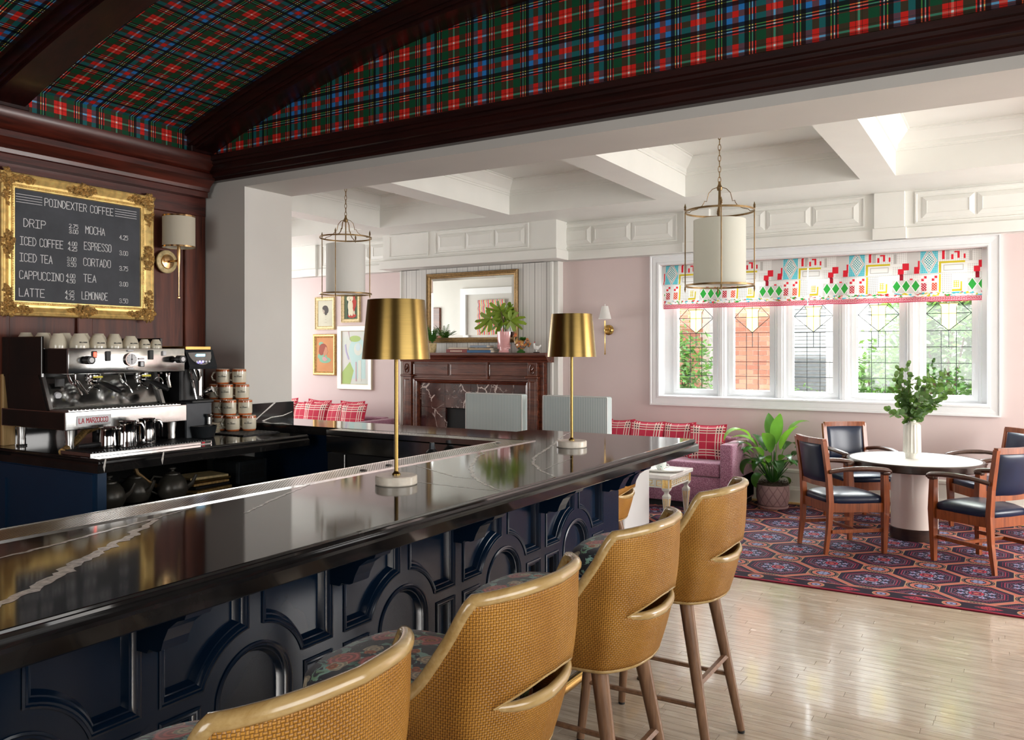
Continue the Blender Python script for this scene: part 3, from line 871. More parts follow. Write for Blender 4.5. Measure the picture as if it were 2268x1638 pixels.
# lounge side of the middle wall, seen in the mirror
b = B(); b.box(-10.0, -9.7, 4.83, 4.90, 0, 2.5, .01); struct(b, 'door_1', 'mantel_wood')
b = B(); b.mould(rc(-9.2, -7.75, .3, 2.85), [(0, 0), (0, .05), (.12, .05), (.12, 0)], lambda u, v, h: (u, 4.855 + h, v)); struct(b, 'trim_21', 'window_white')
b = B(); b.grid(lambda u, v: (-8.80 + .62 * u, 4.90 + .01 * math.sin(v * 40), 2.62 - .85 * v), 4, 60)
o = b.build('roman_shade', 'striped_shade', None, smooth=True); tag(o, 'multicoloured striped blind seen only in the mirror over the mantel', 'blind')
# ------------------------------------------------------------------ outdoors
b = B(); b.box(-14, 8, 9.46, 22, -.5, .45); struct(b, 'ground', 'ground_pale')
def tagd(o, l, c, g=None): return tag(o, l, c, g)
hs = thing('house', 'white painted neighbouring house with grey louvred shutters outside the window', 'building', (-2, 14.2, .45))
b = B(); b.box(-9, 6, 0, .3, 0, 6); b.build('wall', 'house_white', hs)
for (x0, x1, z0, z1) in ((-1.20, -.62, .42, 1.62), (-1.20, -.62, 1.75, 2.9), (.02, .62, .42, 1.62), (.02, .62, 1.75, 2.9), (-2.05, -1.45, 1.5, 2.7), (1.4, 2.0, .42, 1.7)):
    b = B(); b.plate(rc(x0 - .05, x1 + .05, z0 - .05, z1 + .05), [rc(x0, x1, z0, z1)], fr_y(0), 0, .05); w_ = b.build('window', 'house_white', hs)
    b = B()
    n = int((z1 - z0) / .062)
    for j in range(n): b.at((0, 0, z0 + (j + .5) * (z1 - z0) / n)); b.box(x0, x1, -.035, -.012, -.021, .021)
    b.build('louvre', 'shutter_grey', w_)['kind'] = 'stuff'
bk0 = None
for gi, (x0, x1, yb, lab) in enumerate(((-3.82, -3.17, 13.0, 'red brick pier seen through the second window sash'), (-4.95, -4.40, 13.2, 'red brick pier behind the shrub outside the leftmost sash'))):
    pr = thing('brick_pier', lab, 'brick pier', (x0, yb, .45))
    b = B(); b.box(.006, x1 - x0 - .006, .006, .44, 0, 2.75); b.build('mortar_core', 'mortar', pr)
    rows = 36; bw = .215
    for r_ in range(rows):
        xq = -(.5 * bw if r_ % 2 else 0)
        while xq < x1 - x0 - .01:
            a = max(0, xq); c = min(x1 - x0, xq + bw)
            if c - a > .05:
                if bk0 is None:
                    q = B(); q.box(0, 1, -.004, .10, 0, .066); bk0 = q.build('brick', 'brick_clay', pr); o = bk0
                else:
                    o = bk0.copy(); COL.objects.link(o); o.parent = pr
                o.location = (a + .004, 0, r_ * .075 + .004); o.scale = (c - a - .008, 1, 1)
            xq += bw
def shrub(loc, rx, ry, rz, n, lab, seed, ls=.05):
    rs = random.Random(seed); b = B()
    for i in range(n):
        a = rs.random() * 2 * PI; ph = math.acos(rs.uniform(-.6, 1)); k = rs.uniform(.55, 1.05) * (1 + .25 * math.sin(3 * a + seed))
        p = Vector((rx * k * math.sin(ph) * math.cos(a), ry * k * math.sin(ph) * math.sin(a), rz * .5 + rz * .55 * k * math.cos(ph)))
        d = Vector((rs.uniform(-1, 1), rs.uniform(-1, 1), rs.uniform(-.4, .6))).normalized(); w = d.cross(Vector((rs.uniform(-1, 1), rs.uniform(-1, 1), 1))).normalized()
        s_ = ls * rs.uniform(.7, 1.3)
        b.f([b.v(p - d * s_), b.v(p + w * s_ * .45), b.v(p + d * s_), b.v(p - w * s_ * .45)])
    root = thing('shrub', lab, 'shrub', loc)
    b.build('foliage', 'leaf_garden', root)['kind'] = 'stuff'
    b = B()
    for i in range(5):
        a = i * 1.3; b.tube([(0, 0, 0), (rx * .4 * math.cos(a), ry * .4 * math.sin(a), rz * .6)], [.02, .008], 6)
    b.build('stem', 'stem_brown', root)
shrub((-4.32, 12.0, .45), .42, .35, 1.55, 1500, 'leafy green shrub outside the leftmost window sash', 1)
shrub((-2.75, 12.6, .45), .42, .35, .62, 1100, 'low round clipped bush outside the middle window sash', 2, .03)
shrub((-1.55, 12.2, .45), .48, .4, 1.3, 1500, 'loose green shrub outside the fourth window sash', 3)
shrub((-.75, 11.6, .45), .62, .5, 2.5, 3600, 'tall dense green bush filling the rightmost window sash', 4, .06)
shrub((-.95, 13.2, .45), .5, .4, 2.5, 1200, 'pale green tall shrub behind the fourth sash near the shutters', 5)
# ================================================================== THE BAR
ZT = 1.09
top = thing('stone_worktop', 'polished black stone bar top with white veins, L-shaped', 'countertop', (0, 0, 0))
b = B()
out = [(-1.735, -1.6), (-1.735, 5.055), (-2.93, 5.055), (-2.93, 4.86), (-5.095, 4.86), (-5.095, 4.42), (-2.53, 4.42), (-2.53, -1.6)]
b.plate(out, [], fr_z(0), 1.03, ZT)
edge = [(0, 1.09), (-.004, 1.0885), (-.006, 1.083), (-.010, 1.081), (-.011, 1.074), (-.005, 1.068), (-.012, 1.060), (-.021, 1.056), (-.026, 1.048), (-.026, 1.012), (-.022, 1.008), (.04, 1.008), (.06, 1.03)]
b.mould([(-1.735, -1.6), (-1.735, 5.055), (-2.93, 5.055)], edge, lambda u, v, h: (u, v, h), False)
slab = b.build('slab', 'black_stone', top, smooth=True, ang=30)
def vein(pts, w, seed):
    rs = random.Random(seed); q = B(); P = [Vector((p[0], p[1], 0)) for p in pts]; F = []
    for a, c in zip(P, P[1:]):
        n = max(2, int((c - a).length / .018))
        for i in range(n): F.append(a.lerp(c, i / n))
    F.append(P[-1]); m = len(F); L = []; Rr = []
    for i, p in enumerate(F):
        t = (F[min(m - 1, i + 1)] - F[max(0, i - 1)]).normalized(); nn = Vector((-t.y, t.x, 0))
        k = w * (.35 + .65 * math.sin(PI * (i + .5) / m) ** .5)
        p = p + nn * rs.uniform(-.3, .3) * w
        L.append(q.v((p + nn * k * rs.uniform(.35, .75)) + Vector((0, 0, ZT + .0006)))); Rr.append(q.v((p - nn * k * rs.uniform(.35, .75)) + Vector((0, 0, ZT + .0006))))
    for i in range(m - 1): q.f([L[i], L[i + 1], Rr[i + 1], Rr[i]])
    q.build('vein', 'stone_vein', top)
for i, (w, pts) in enumerate([
    (.032, [(-1.80, .78), (-1.906, .958), (-1.966, 1.066), (-2.11, 1.263), (-2.226, 1.437), (-2.353, 1.617), (-2.431, 1.709)]),
    (.014, [(-2.30, .98), (-2.338, 1.174), (-2.355, 1.308), (-2.413, 1.558), (-2.444, 1.718), (-2.515, 1.952)]),
    (.012, [(-2.26, 1.938), (-2.384, 2.185), (-2.516, 2.498)]),
    (.016, [(-2.514, 3.796), (-2.45, 3.72), (-2.419, 3.60), (-2.203, 3.23), (-2.013, 2.99), (-1.844, 2.842), (-1.74, 2.775)]),
    (.009, [(-2.497, 3.177), (-2.264, 3.057), (-2.108, 2.978), (-2.006, 2.98)]),
    (.006, [(-2.17, 2.779), (-1.961, 2.77), (-1.76, 2.767)]),
    (.016, [(-2.60, 5.03), (-2.497, 4.695), (-2.357, 4.358), (-2.22, 3.952), (-2.135, 3.714), (-2.024, 3.522), (-1.871, 3.33), (-1.745, 3.22)]),
    (.006, [(-1.871, 3.33), (-1.925, 3.563), (-1.958, 3.801)])]): vein(pts, w, i)
# perforated drip rail around the inner edge
b = B(); b.plate([(-2.70, -1.6), (-2.53, -1.6), (-2.53, 4.42), (-2.70, 4.25)], [], fr_z(0), 1.085, 1.0925)
b.plate([(-2.70, 4.25), (-2.53, 4.42), (-2.62, 4.40), (-4.12, 4.40), (-4.12, 4.25)], [], fr_z(0), 1.085, 1.092)
b.build('drip_rail', 'perforated_steel', top)
b = B()
for x in (-2.702, -2.53): b.box(x, x + .003, -1.6, 4.26 if x < -2.6 else 4.42, 1.06, 1.0945)
b.box(-4.12, -2.70, 4.247, 4.25, 1.06, 1.0945); b.box(-4.12, -2.6, 4.40, 4.403, 1.085, 1.0945)
b.build('rail_lip', 'steel', top)
for (x, y) in ((-2.585, 2.905), (-2.595, 3.10), (-2.66, 4.20)):
    b = B(); b.lathe([(.016, 0), (.018, .003), (.012, .006), (.004, .007)], 14, (x, y, 1.0925)); b.build('bolt', 'steel_dull', top)
# bar front with arched panelling
XF = -2.0
bf = thing('bar_counter', 'dark blue lacquered bar front with arched mouldings', 'bar counter', (0, 0, 0))
b = B(); b.box(-2.52, XF - .035, -1.55, 4.49, .0, 1.03); b.box(-5.09, -2.50, 4.46, 4.80, 0, 1.03); b.box(-2.35, XF - .005, 4.455, 4.492, .0, 1.03); b.build('carcass', 'blue_lacquer', bf)
PB = .727; centres = [3.935 - PB * i for i in range(8)]
zs = .30          # bottom of the panels
R1, R2, ZA = .148, .205, .60
holes = []; panels = []
for c in centres:
    arch = [(c + R1, zs), (c + R1, ZA)] + arcpts(c, ZA, R1, 0, 180, 18)[1:] + [(c - R1, zs)]
    panels.append(('arch_panel', arch[::1]))
    g = .028; a0 = math.degrees(math.acos(g / R2))
    zb = .668; a1 = math.degrees(math.asin(max(0., (zb - ZA)) / R2))
    spr = [(c + g, 1.012)] + arcpts(c, ZA, R2, a0, a1, 12) + [(c + .334, zb), (c + .334, 1.012)]
    spr = spr[::-1]
    spl = [(2 * c - u, v) for u, v in spr][::-1]
    panels.append(('spandrel_panel', spr[::-1] if False else spr)); panels.append(('spandrel_panel', spl))
    for s_ in (1, -1):
        q = rc(c + .205, c + .334, zs, .625) if s_ > 0 else rc(c - .334, c - .205, zs, .625)
        panels.append(('small_panel', q))
def area(p): return sum(a[0] * c[1] - c[0] * a[1] for a, c in zip(p, p[1:] + p[:1]))
panels = [(n, p if area(p) > 0 else p[::-1]) for n, p in panels]
b = B(); b.plate(rc(-1.55, 4.49, .0, 1.02), [p for n, p in panels], fr_x(XF), -.036, 0); b.build('face_frame', 'blue_lacquer', bf)
mp = [(0, 0), (-.003, .004), (.003, .006), (.007, .002), (.012, .003), (.018, -.003), (.021, -.010), (.025, -.011), (.028, -.018), (.034, -.030), (.036, -.033)]
for n, p in panels:
    b = B(); b.mould(p, mp, fr_x(XF)); b.plate(p, [], fr_x(XF - .036), 0, .004)
    b.build(n, 'blue_lacquer', bf, smooth=True, ang=25)
b = B(); b.box(XF - .01, -1.945, -1.55, 4.51, 0, .17, .004); b.prism([(-2.0, .17), (-1.955, .17), (-1.955, .185), (-1.97, .20), (-1.985, .215), (-2.0, .22)], lambda u, v, d: (u, d, v), -1.55, 4.50); b.build('plinth', 'blue_lacquer', bf)
cprof = [(-2.0, 1.012), (-1.79, 1.012), (-1.79, .985), (-1.80, .965), (-1.83, .955), (-1.865, .93), (-1.885, .895), (-1.895, .868), (-1.91, .862), (-1.945, .862), (-1.955, .85), (-2.0, .85)]
for c in [4.298 - PB * i for i in range(8)]:
    b = B(); b.prism(cprof, lambda u, v, d: (u, d, v), c - .04, c + .04)
    b.build('corbel', 'blue_lacquer', bf)
b = B(); b.prism(cprof, lambda u, v, d: (u, d, v), 4.42, 4.49); b.build('corbel', 'blue_lacquer', bf)
# brass foot rail
fr0 = thing('foot_rail', 'polished brass foot rail along the base of the bar', 'rail', (-1.66, 0, 0))
b = B(); b.tube([(0, -1.5, .19), (0, 4.25, .19)], .025, 20); b.build('rail_tube', 'brass', fr0, smooth=True)
b = B(); b.ell((0, 4.27, .19), (.032, .032, .032)); b.build('end_ball', 'brass', fr0, smooth=True)
for y in (3.87, 2.4, .9):
    b = B(); b.tube([(-.30, y, .19), (-.12, y, .165), (-.02, y, .165)], .011, 8); b.tube([(0, y, .165), (.02, y, .12), (.065, y, .06), (.07, y, .012)], [.015, .011, .009, .012], 8)
    b.tube([(.012, y, .13), (.035, y, .15), (.05, y, .135), (.045, y, .115)], .006, 6)
    b.lathe([(.032, 0), (.03, .007), (.012, .014)], 14, (.07, y, 0)); b.build('bracket', 'antique_brass', fr0, smooth=True)
# things under the bar on the bartender side
ib = thing('ice_bin', 'stainless under-bar sink unit below the far leg of the bar', 'sink unit', (-3.35, 4.30, 0))
b = B(); b.box(-.78, .70, -.045, -.03, .94, 1.052, .002); b.build('apron', 'steel', ib)
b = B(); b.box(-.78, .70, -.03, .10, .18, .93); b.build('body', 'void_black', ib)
b = B(); b.box(.05, .62, -.05, -.032, .50, .90, .003); b.build('front_panel', 'steel', ib)
for x in (-.60, .02): 
    b = B(); b.cyl((x, -.05, .2), (x, -.05, .93), .006, n=8); b.build('edge_bar', 'steel_dull', ib)
o = B(); o.box(-.16, .16, -.03, .03, 0, .035, .012, 2); o = o.build('bottle_opener_rail', 'red_plastic'); o.location = (-2.95, 4.14, .93); tag(o, 'glossy red tray hanging under the far leg of the bar', 'tray')
b = B(); b.lathe([(.035, 0), (.04, .02), (.04, .11), (.02, .13), (.015, .17)], 16); o = b.build('syrup_bottle', 'dark_metal', smooth=True); o.location = (-3.13, 4.16, .90); tag(o, 'small dark bottle under the far leg of the bar beside the red tray', 'bottle')
b = B(); b.box(-3.3, -2.7, 3.9, 4.25, .0, .90, .004); o = b.build('under_bar_shelf', 'void_black'); tag(o, 'black under-bar shelf unit in the inner corner of the bar', 'shelf unit')
# ------------------------------------------------------------------ back counter
ZK = 1.04
bc = thing('back_cabinet', 'dark blue back cabinet with an open shelf, against the panelled wall', 'cabinet', (0, 0, 0))
b = B(); b.box(-5.55, -4.47, 2.775, 2.83, 0, .965); b.mould(rc(-5.45, -4.58, .12, .86), [(0, 0), (.002, -.012)], fr_y(2.775)); b.build('end_panel', 'cabinet_blue', bc)
b = B(); b.plate(rc(-5.55, -4.50, .10, .94), [rc(-5.44, -4.60, .22, .85)], fr_y(2.775), 0, .012); b.build('end_frame', 'cabinet_blue', bc)
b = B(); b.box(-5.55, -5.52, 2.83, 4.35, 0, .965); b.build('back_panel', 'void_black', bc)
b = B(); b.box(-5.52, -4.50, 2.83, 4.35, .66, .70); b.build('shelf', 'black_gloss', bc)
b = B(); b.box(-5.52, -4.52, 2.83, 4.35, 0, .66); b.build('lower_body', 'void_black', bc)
b = B(); b.cyl((-4.50, 2.84, .692), (-4.50, 4.3, .692), .006, n=8); b.build('shelf_rail', 'steel_dull', bc)
bt = thing('back_worktop', 'black stone worktop under the espresso machine', 'countertop', (0, 0, 0))
b = B()
cor = arcpts(-5.50, 2.785, .05, 180, 270, 6)
pl = [(-4.39, 2.735), (-4.39, 4.33), (-5.56, 4.33)] + [(-5.56, 2.80)] + [(-5.55, 2.785)] + [(-5.50, 2.735)]
b.plate(pl, [], fr_z(0), .985, ZK)
b.mould([(-5.50, 2.735), (-4.39, 2.735), (-4.39, 4.33)], [(0, 1.04), (-.004, 1.0385), (-.006, 1.033), (-.012, 1.030), (-.012, 1.024), (-.007, 1.018), (-.016, 1.010), (-.024, 1.004), (-.024, .962), (.05, .962), (.05, .985)], lambda u, v, h: (u, v, h), False)
b.build('slab', 'black_stone', bt, smooth=True, ang=30)
for y, l in ((2.75, 0), (3.12, 0)):
    b = B(); b.plate([(0, 0), (.006, .03), (.012, .075), (.004, .075), (-.008, .03)], [], lambda u, v, h: (-4.365 + h, y + u, .965 + v), 0, .0006); b.plate([(0, 0), (.016, 0), (.03, -.06), (.02, -.06)], [], lambda u, v, h: (-4.39 + v, y + u, ZK + h), 0, .0006); b.build('vein', 'stone_vein', bt)
# ------------------------------------------------------------------ espresso machine
em = thing('espresso_machine', 'two-group stainless espresso machine with black handles and cups on top', 'espresso machine', (0, 0, 0))
def part(b, n, m, par=em, **kw): return b.build(n, m, par, **kw)
XH = -4.83
b = B(); b.box(-5.50, -4.78, 2.77, 3.603, 1.175, 1.285, .004)
part(b, 'base_tray', 'steel')
b = B(); b.box(-5.48, -4.80, 2.768, 2.7705, 1.18, 1.28); part(b, 'base_side', 'black_gloss')
b = B(); b.box(-5.05, -4.80, 2.80, 3.57, 1.284, 1.289); 
for i in range(30): b.box(-5.04, -4.82, 2.81 + i * .0255, 2.818 + i * .0255, 1.289, 1.292)
part(b, 'drip_grate', 'steel_dull')
b = B(); b.box(-5.48, -5.12, 2.84, 3.60, 1.285, 1.66); part(b, 'body', 'black_plastic')
b = B(); b.prism([(-5.035, 1.30), (-5.13, 1.51), (-5.14, 1.51), (-5.05, 1.29)], lambda u, v, d: (u, d, v), 2.83, 3.585); part(b, 'splash_panel', 'steel')
for y in (2.80, 3.575):
    b = B(); b.prism([(-5.0, 1.285), (-5.03, 1.285), (-5.125, 1.505), (-5.095, 1.505)], lambda u, v, d: (u, d, v), y, y + .022); part(b, 'side_strip', 'steel_dull')
for y_ in (2.79, 3.60):
    b = B(); b.prism([(-5.02, 1.285), (-5.46, 1.285), (-5.50, 1.50), (-5.11, 1.50)], lambda u, v, d: (u, d, v), y_, y_ + .01); part(b, 'side_panel', 'black_gloss')
b = B(); b.box(-5.12, XH, 2.814, 3.625, 1.508, 1.664, .005, 2); part(b, 'head', 'steel', smooth=True)
b = B(); b.box(-5.11, -4.84, 2.8125, 2.815, 1.51, 1.66); part(b, 'head_side', 'black_gloss')
for y0 in (2.795, 3.618):
    b = B(); b.box(-5.54, -5.10, y0, y0 + .012, 1.485, 1.737, .003); b.box(-5.12, -5.08, y0 - .002, y0 + .014, 1.485, 1.737, .003); part(b, 'cup_guard', 'black_gloss')
b = B(); b.box(-5.53, -5.10, 2.81, 3.618, 1.655, 1.665); part(b, 'cup_tray', 'steel_dull')
b = B(); b.cyl((-5.52, 2.8, 1.73), (-5.52, 3.62, 1.73), .006, n=8); part(b, 'back_rail', 'black_plastic')
for (x, y) in ((-4.83, 2.83), (-4.83, 3.53), (-5.42, 2.86), (-5.42, 3.55)):
    b = B(); b.lathe([(.030, 0), (.032, .008), (.024, .012), (.024, .05), (.022, .055), (.030, .135), (.030, .137)], 24, (x - .01, y, ZK)); part(b, 'foot', 'steel_dull', smooth=True)
def knob(y, z):
    b = B(); b.tube([(XH, y, z), (XH + .02, y, z), (XH + .022, y, z), (XH + .075, y, z)], [.014, .014, .026, .026], 14); o = part(b, 'steam_knob', 'black_plastic', smooth=True)
    b = B(); b.cyl((XH + .074, y, z), (XH + .078, y, z), .015, n=16); b.build('knob_cap', 'paper_white', o)
knob(2.915, 1.592); knob(3.555, 1.592)
def sw(y, z, w, h, m, n='switch'):
    b = B(); b.box(XH - .001, XH + .012, y - w / 2, y + w / 2, z - h / 2, z + h / 2, .003); return part(b, n, m)
sw(2.975, 1.625, .030, .044, 'black_plastic', 'lamp_bezel')
mat('red_glow', lambda: pbr((.8, .02, .01), .3, emit=(1, .05, .02), estr=4))
mat('screen_blue', lambda: pbr((.2, .6, .9), .3, emit=(.35, .75, 1), estr=2.5))
mat('button_violet', lambda: pbr((.3, .25, .9), .3, emit=(.35, .3, 1), estr=3))
sw(2.975, 1.625, .020, .032, 'red_glow', 'indicator_lamp').location.x = .004
sw(3.065, 1.615, .032, .062, 'black_plastic'); sw(3.365, 1.622, .030, .062, 'black_plastic')
sw(3.463, 1.632, .026, .032, 'paper_white'); sw(3.297, 1.563, .034, .036, 'black_plastic'); sw(3.295, 1.563, .022, .030, 'paper_white').location.x = .004
sw(3.293, 1.597, .040, .010, 'paper_white', 'plate_label'); sw(3.217, 1.650, .042, .010, 'paper_white', 'plate_label'); sw(3.217, 1.535, .042, .011, 'paper_white', 'plate_label')
b = B(); b.tube([(XH, 3.217, 1.594), (XH + .018, 3.217, 1.594)], .042, 28); o = part(b, 'gauge', 'chrome', smooth=True)
b = B(); b.cyl((XH + .017, 3.217, 1.594), (XH + .0195, 3.217, 1.594), .036, n=28); g = b.build('gauge_dial', 'paper_white', o)
b = B(); b.box(XH + .0195, XH + .021, 3.2155, 3.2185, 1.565, 1.625); b.cyl((XH + .0195, 3.217, 1.594), (XH + .022, 3.217, 1.594), .005, n=10)
for k in range(9):
    a = R(-45 + k * 33.75); b.cyl((XH + .0195, 3.217 + .030 * math.cos(a), 1.594 + .030 * math.sin(a)), (XH + .0205, 3.217 + .030 * math.cos(a), 1.594 + .030 * math.sin(a)), .002, n=6)
b.build('gauge_needle', 'print_black', o)
for gy in (3.055, 3.395):
    b = B(); b.lathe([(.045, 0), (.05, .01), (.05, .03), (.042, .05)], 24, (-4.97, gy, 1.462)); part(b, 'group_head', 'chrome', smooth=True)
    b = B(); b.lathe([(.038, 0), (.042, .012), (.042, .028)], 24, (-4.97, gy, 1.437)); o = part(b, 'portafilter', 'chrome', smooth=True)
    b = B(); b.tube([(-4.935, gy + .012, 1.452), (-4.90, gy + .022, 1.445), (-4.87, gy + .032, 1.435), (-4.80, gy + .052, 1.405), (-4.775, gy + .06, 1.392)], [.009, .013, .018, .019, .012], 12); b.build('handle', 'black_plastic', o, smooth=True)
    b = B()
    for s_ in (-1, 1): b.tube([(-4.97, gy, 1.437), (-4.97, gy + s_ * .01, 1.418), (-4.965, gy + s_ * .028, 1.412), (-4.96, gy + s_ * .038, 1.395)], .006, 8)
    b.build('spout', 'chrome', o, smooth=True)
    b = B(); b.box(-4.925, -4.918, gy - .028, gy + .034, 1.478, 1.490); part(b, 'yellow_label', mat('label_yellow', lambda: pbr((.7, .6, .02), .5)) if 'label_yellow' not in MATS else 'label_yellow')
    b = B(); b.tube([(-4.98, gy - .14, 1.50), (-4.96, gy - .14, 1.46), (-4.945, gy - .138, 1.44)], [.022, .02, .014], 12); b.tube([(-4.96, gy - .14, 1.46), (-4.93, gy - .12, 1.42), (-4.92, gy - .10, 1.375)], .006, 8); part(b, 'steam_valve', 'chrome', smooth=True)
b = B(); b.tube([(-4.86, 2.875, 1.505), (-4.86, 2.875, 1.475), (-4.88, 2.90, 1.47), (-4.90, 2.92, 1.46), (-4.86, 2.955, 1.385)], [.006, .006, .006, .008, .006], 8); part(b, 'steam_wand', 'chrome', smooth=True)
b = B(); b.tube([(-4.88, 3.53, 1.50), (-4.88, 3.53, 1.46), (-4.87, 3.535, 1.40)], [.016, .012, .014], 10); part(b, 'hot_water_spout', 'chrome', smooth=True)
# spare portafilter rim hanging at the right group
b = B(); b.tube([(-4.93 + .0, 3.49 + .036 * math.cos(a * PI / 10), 1.43 + .040 * math.sin(a * PI / 10)) for a in range(20)], .005, 8, closed=True); part(b, 'basket_ring', 'chrome', smooth=True)
b = B(); b.lathe([(.001, 0), (.030, 0), (.034, .02)], 20); b.bm.transform(Matrix.Translation((-4.945, 3.49, 1.43)) @ Matrix.Rotation(R(90), 4, 'Y')) if False else None; b.build('basket', 'black_plastic', em).location = (-4.95, 3.49, 1.415)
b = B(); b.box(-5.075, -5.066, 2.87, 2.93, 1.425, 1.475, .002); part(b, 'outlet', 'black_plastic')
b = B(); b.cyl((-5.075, 2.885, 1.375), (-5.055, 2.885, 1.370), .020, n=20); part(b, 'emblem', 'paper_white')
# badge on the lower front with the maker's lettering
b = B(); b.box(-4.781, -4.776, 2.835, 3.055, 1.197, 1.258, .004); o = part(b, 'badge', 'paper_white')
b = B(); strokes(b, 'LA MARZOCCO', lambda u, v, h: (-4.7755 + h, u, v), 2.848, 1.214, .028, .0135, .30, .0022, .0004); b.build('lettering', 'print_red', o)
# cups upside down on top
def cup_bm(r, h):
    b = B(); b.lathe([(r, 0), (r * 1.0, h * .12), (r * .95, h * .45), (r * .80, h * .75), (r * .60, h * .93), (r * .56, h), (r * .50, h), (r * .48, h * .97), (.001, h * .97)], 28, cap=False); return b
cups = [(-4.95, 2.87, .055, .088, 'first'), (-4.95, 2.955, .056, .09, 'second'), (-4.95, 3.073, .052, .082, 'third'), (-4.95, 3.187, .050, .082, 'fourth'), (-4.95, 3.30, .052, .080, 'fifth'), (-4.95, 3.402, .038, .060, 'sixth'), (-4.95, 3.487, .038, .060, 'seventh')]
cups[0] = (-5.02, 2.862, .050, .090, 'first')
cup0 = None
for (x, y, r, h, nth) in cups:
    t = thing('cup', 'cream cup upside down on the espresso machine, %s from the left in the front row' % nth, 'cup', (x, y, 1.665), 0, 'cups turned over on the espresso machine')
    cup_bm(r, h).build('bowl', 'cream_ceramic', t, smooth=True)
    if nth != 'first':
        b = B(); strokes(b, 'BELLEWINE', lambda u, v, hh: (r * .965 * math.cos(u / r) + .0012, r * .965 * math.sin(u / r), v), -.030, h * .36, .006, .0045, .3, .0009, 0); b.build('lettering', 'print_black', t)
    b = B(); b.tube([(-r * .8, 0, h * .2), (-r * 1.3, 0, h * .25), (-r * 1.35, 0, h * .5), (-r * .85, 0, h * .6)], .005, 6); b.build('handle', 'cream_ceramic', t, smooth=True)
for i, y in enumerate((2.90, 3.02, 3.14, 3.25, 3.36)):
    t = thing('cup', 'cream cup in the back row on the espresso machine, %s from the left' % ('first', 'second', 'third', 'fourth', 'fifth')[i], 'cup', (-5.22 - .04 * (i == 0), y, 1.665), 0, 'cups turned over on the espresso machine')
    cup_bm(.054, .098).build('bowl', 'cream_ceramic', t, smooth=True)
for i, y in enumerate((2.86, 2.98)):
    t = thing('cup', 'cream cup behind the side guard of the espresso machine, x', 'cup', (-5.38, y, 1.665), 0, 'cups turned over on the espresso machine')
    t['label'] = 'cream cup at the rear left of the espresso machine top, %s' % (('nearer the corner', 'further along')[i])
    cup_bm(.054, .10).build('bowl', 'cream_ceramic', t, smooth=True)
# pitcher rinser tray and milk pitchers
rt = thing('rinser_tray', 'long low stainless drip tray holding the milk pitchers', 'drip tray', (0, 0, 0))
b = B(); b.box(-4.80, -4.50, 2.75, 3.585, ZK, ZK + .022, .002); b.build('tray', 'steel', rt)
b = B()
for i in range(40): b.box(-4.785, -4.515, 2.77 + i * .02, 2.778 + i * .02, ZK + .022, ZK + .026)
b.build('grille', 'dark_metal', rt)
b = B(); b.box(-4.502, -4.498, 3.50, 3.575, ZK + .004, ZK + .019); o = b.build('label_plate', 'print_black', rt)
b = B(); b.box(-4.4985, -4.497, 3.505, 3.528, ZK + .006, ZK + .017); b.build('red_mark', 'print_red', o)
for i, (x, y, r, h, lb) in enumerate(((-4.64, 2.945, .047, .125, 'short steel milk pitcher, left of the three on the drip tray'), (-4.61, 3.055, .052, .155, 'tall steel milk pitcher, middle of the three on the drip tray'), (-4.63, 3.20, .050, .160, 'tall steel milk pitcher, right of the three on the drip tray'))):
    t = thing('milk_pitcher', lb, 'pitcher', (x, y, ZK + .026), 0, 'milk pitchers in front of the espresso machine')
    b = B(); b.lathe([(r * .97, 0), (r * 1.02, .004), (r * 1.0, h * .15), (r * .96, h * .5), (r * .88, h * .85), (r * .94, h * .95), (r * 1.02, h), (r * .97, h - .003), (r * .86, h * .85), (r * .9, .01), (.001, .006)], 36, cap=False); b.build('body', 'chrome', t, smooth=True)
    b = B(); b.tube([(.012, r * .92, h * .88), (.02, r * 1.5, h * .86), (.022, r * 1.65, h * .75), (.02, r * 1.68, h * .25)], .008, 8, flat=1.5); b.build('handle', 'chrome', t, smooth=True)
b = B(); b.tube([(-4.70, 2.80, 1.085), (-4.68, 2.87, 1.087), (-4.67, 2.92, 1.09)], [.012, .016, .016], 10); o = b.build('spare_handle', 'black_plastic', smooth=True); tag(o, 'black portafilter handle lying on the drip tray beside the short pitcher', 'handle')
b = B(); b.tube([(-4.80, 2.76, 1.05), (-4.90, 2.90, 1.09), (-5.0, 3.02, 1.14), (-5.05, 3.14, 1.165)], .022, 10)
o = b.build('drain_hose', 'old_gold', smooth=True); tag(o, 'ribbed yellow drain hose under the espresso machine', 'hose')
b = B(); b.box(-5.555, -5.52, 2.79, 2.87, 1.04, 1.50, .004); o = b.build('wooden_board', 'light_board'); tag(o, 'pale wooden board standing behind the espresso machine', 'board')
# ------------------------------------------------------------------ grinder
gr = thing('coffee_grinder', 'black coffee grinder with a blue display right of the espresso machine', 'coffee grinder', (-5.0, 3.80, ZK))
b = B(); b.box(-.26, .14, -.145, .075, .0, .25, .008); b.build('base', 'dark_metal', gr)
b = B(); b.box(-.22, .02, -.10, .10, .25, .50, .01); b.build('column', 'black_plastic', gr)
b = B(); b.prism([(-.20, .48), (.13, .48), (.135, .50), (.085, .615), (-.20, .615)], lambda u, v, d: (u, d, v), -.11, .12); b.build('head', 'dark_metal', gr)
b = B(); b.box(-.18, .08, -.10, .11, .615, .64, .003); b.build('lid', 'brass', gr)
def dfr(u, v, h):  # display face frame: slanted front of the head
    return (.134 - (v - .50) * .43 + h, u, v)
b = B(); b.plate([(.10, .60)] + [(.0 + .095 * math.cos(a * PI / 12), .595 - .085 * math.sin(a * PI / 12)) for a in range(13)], [], dfr, .001, .005); o = b.build('fascia', 'steel_dull', gr)
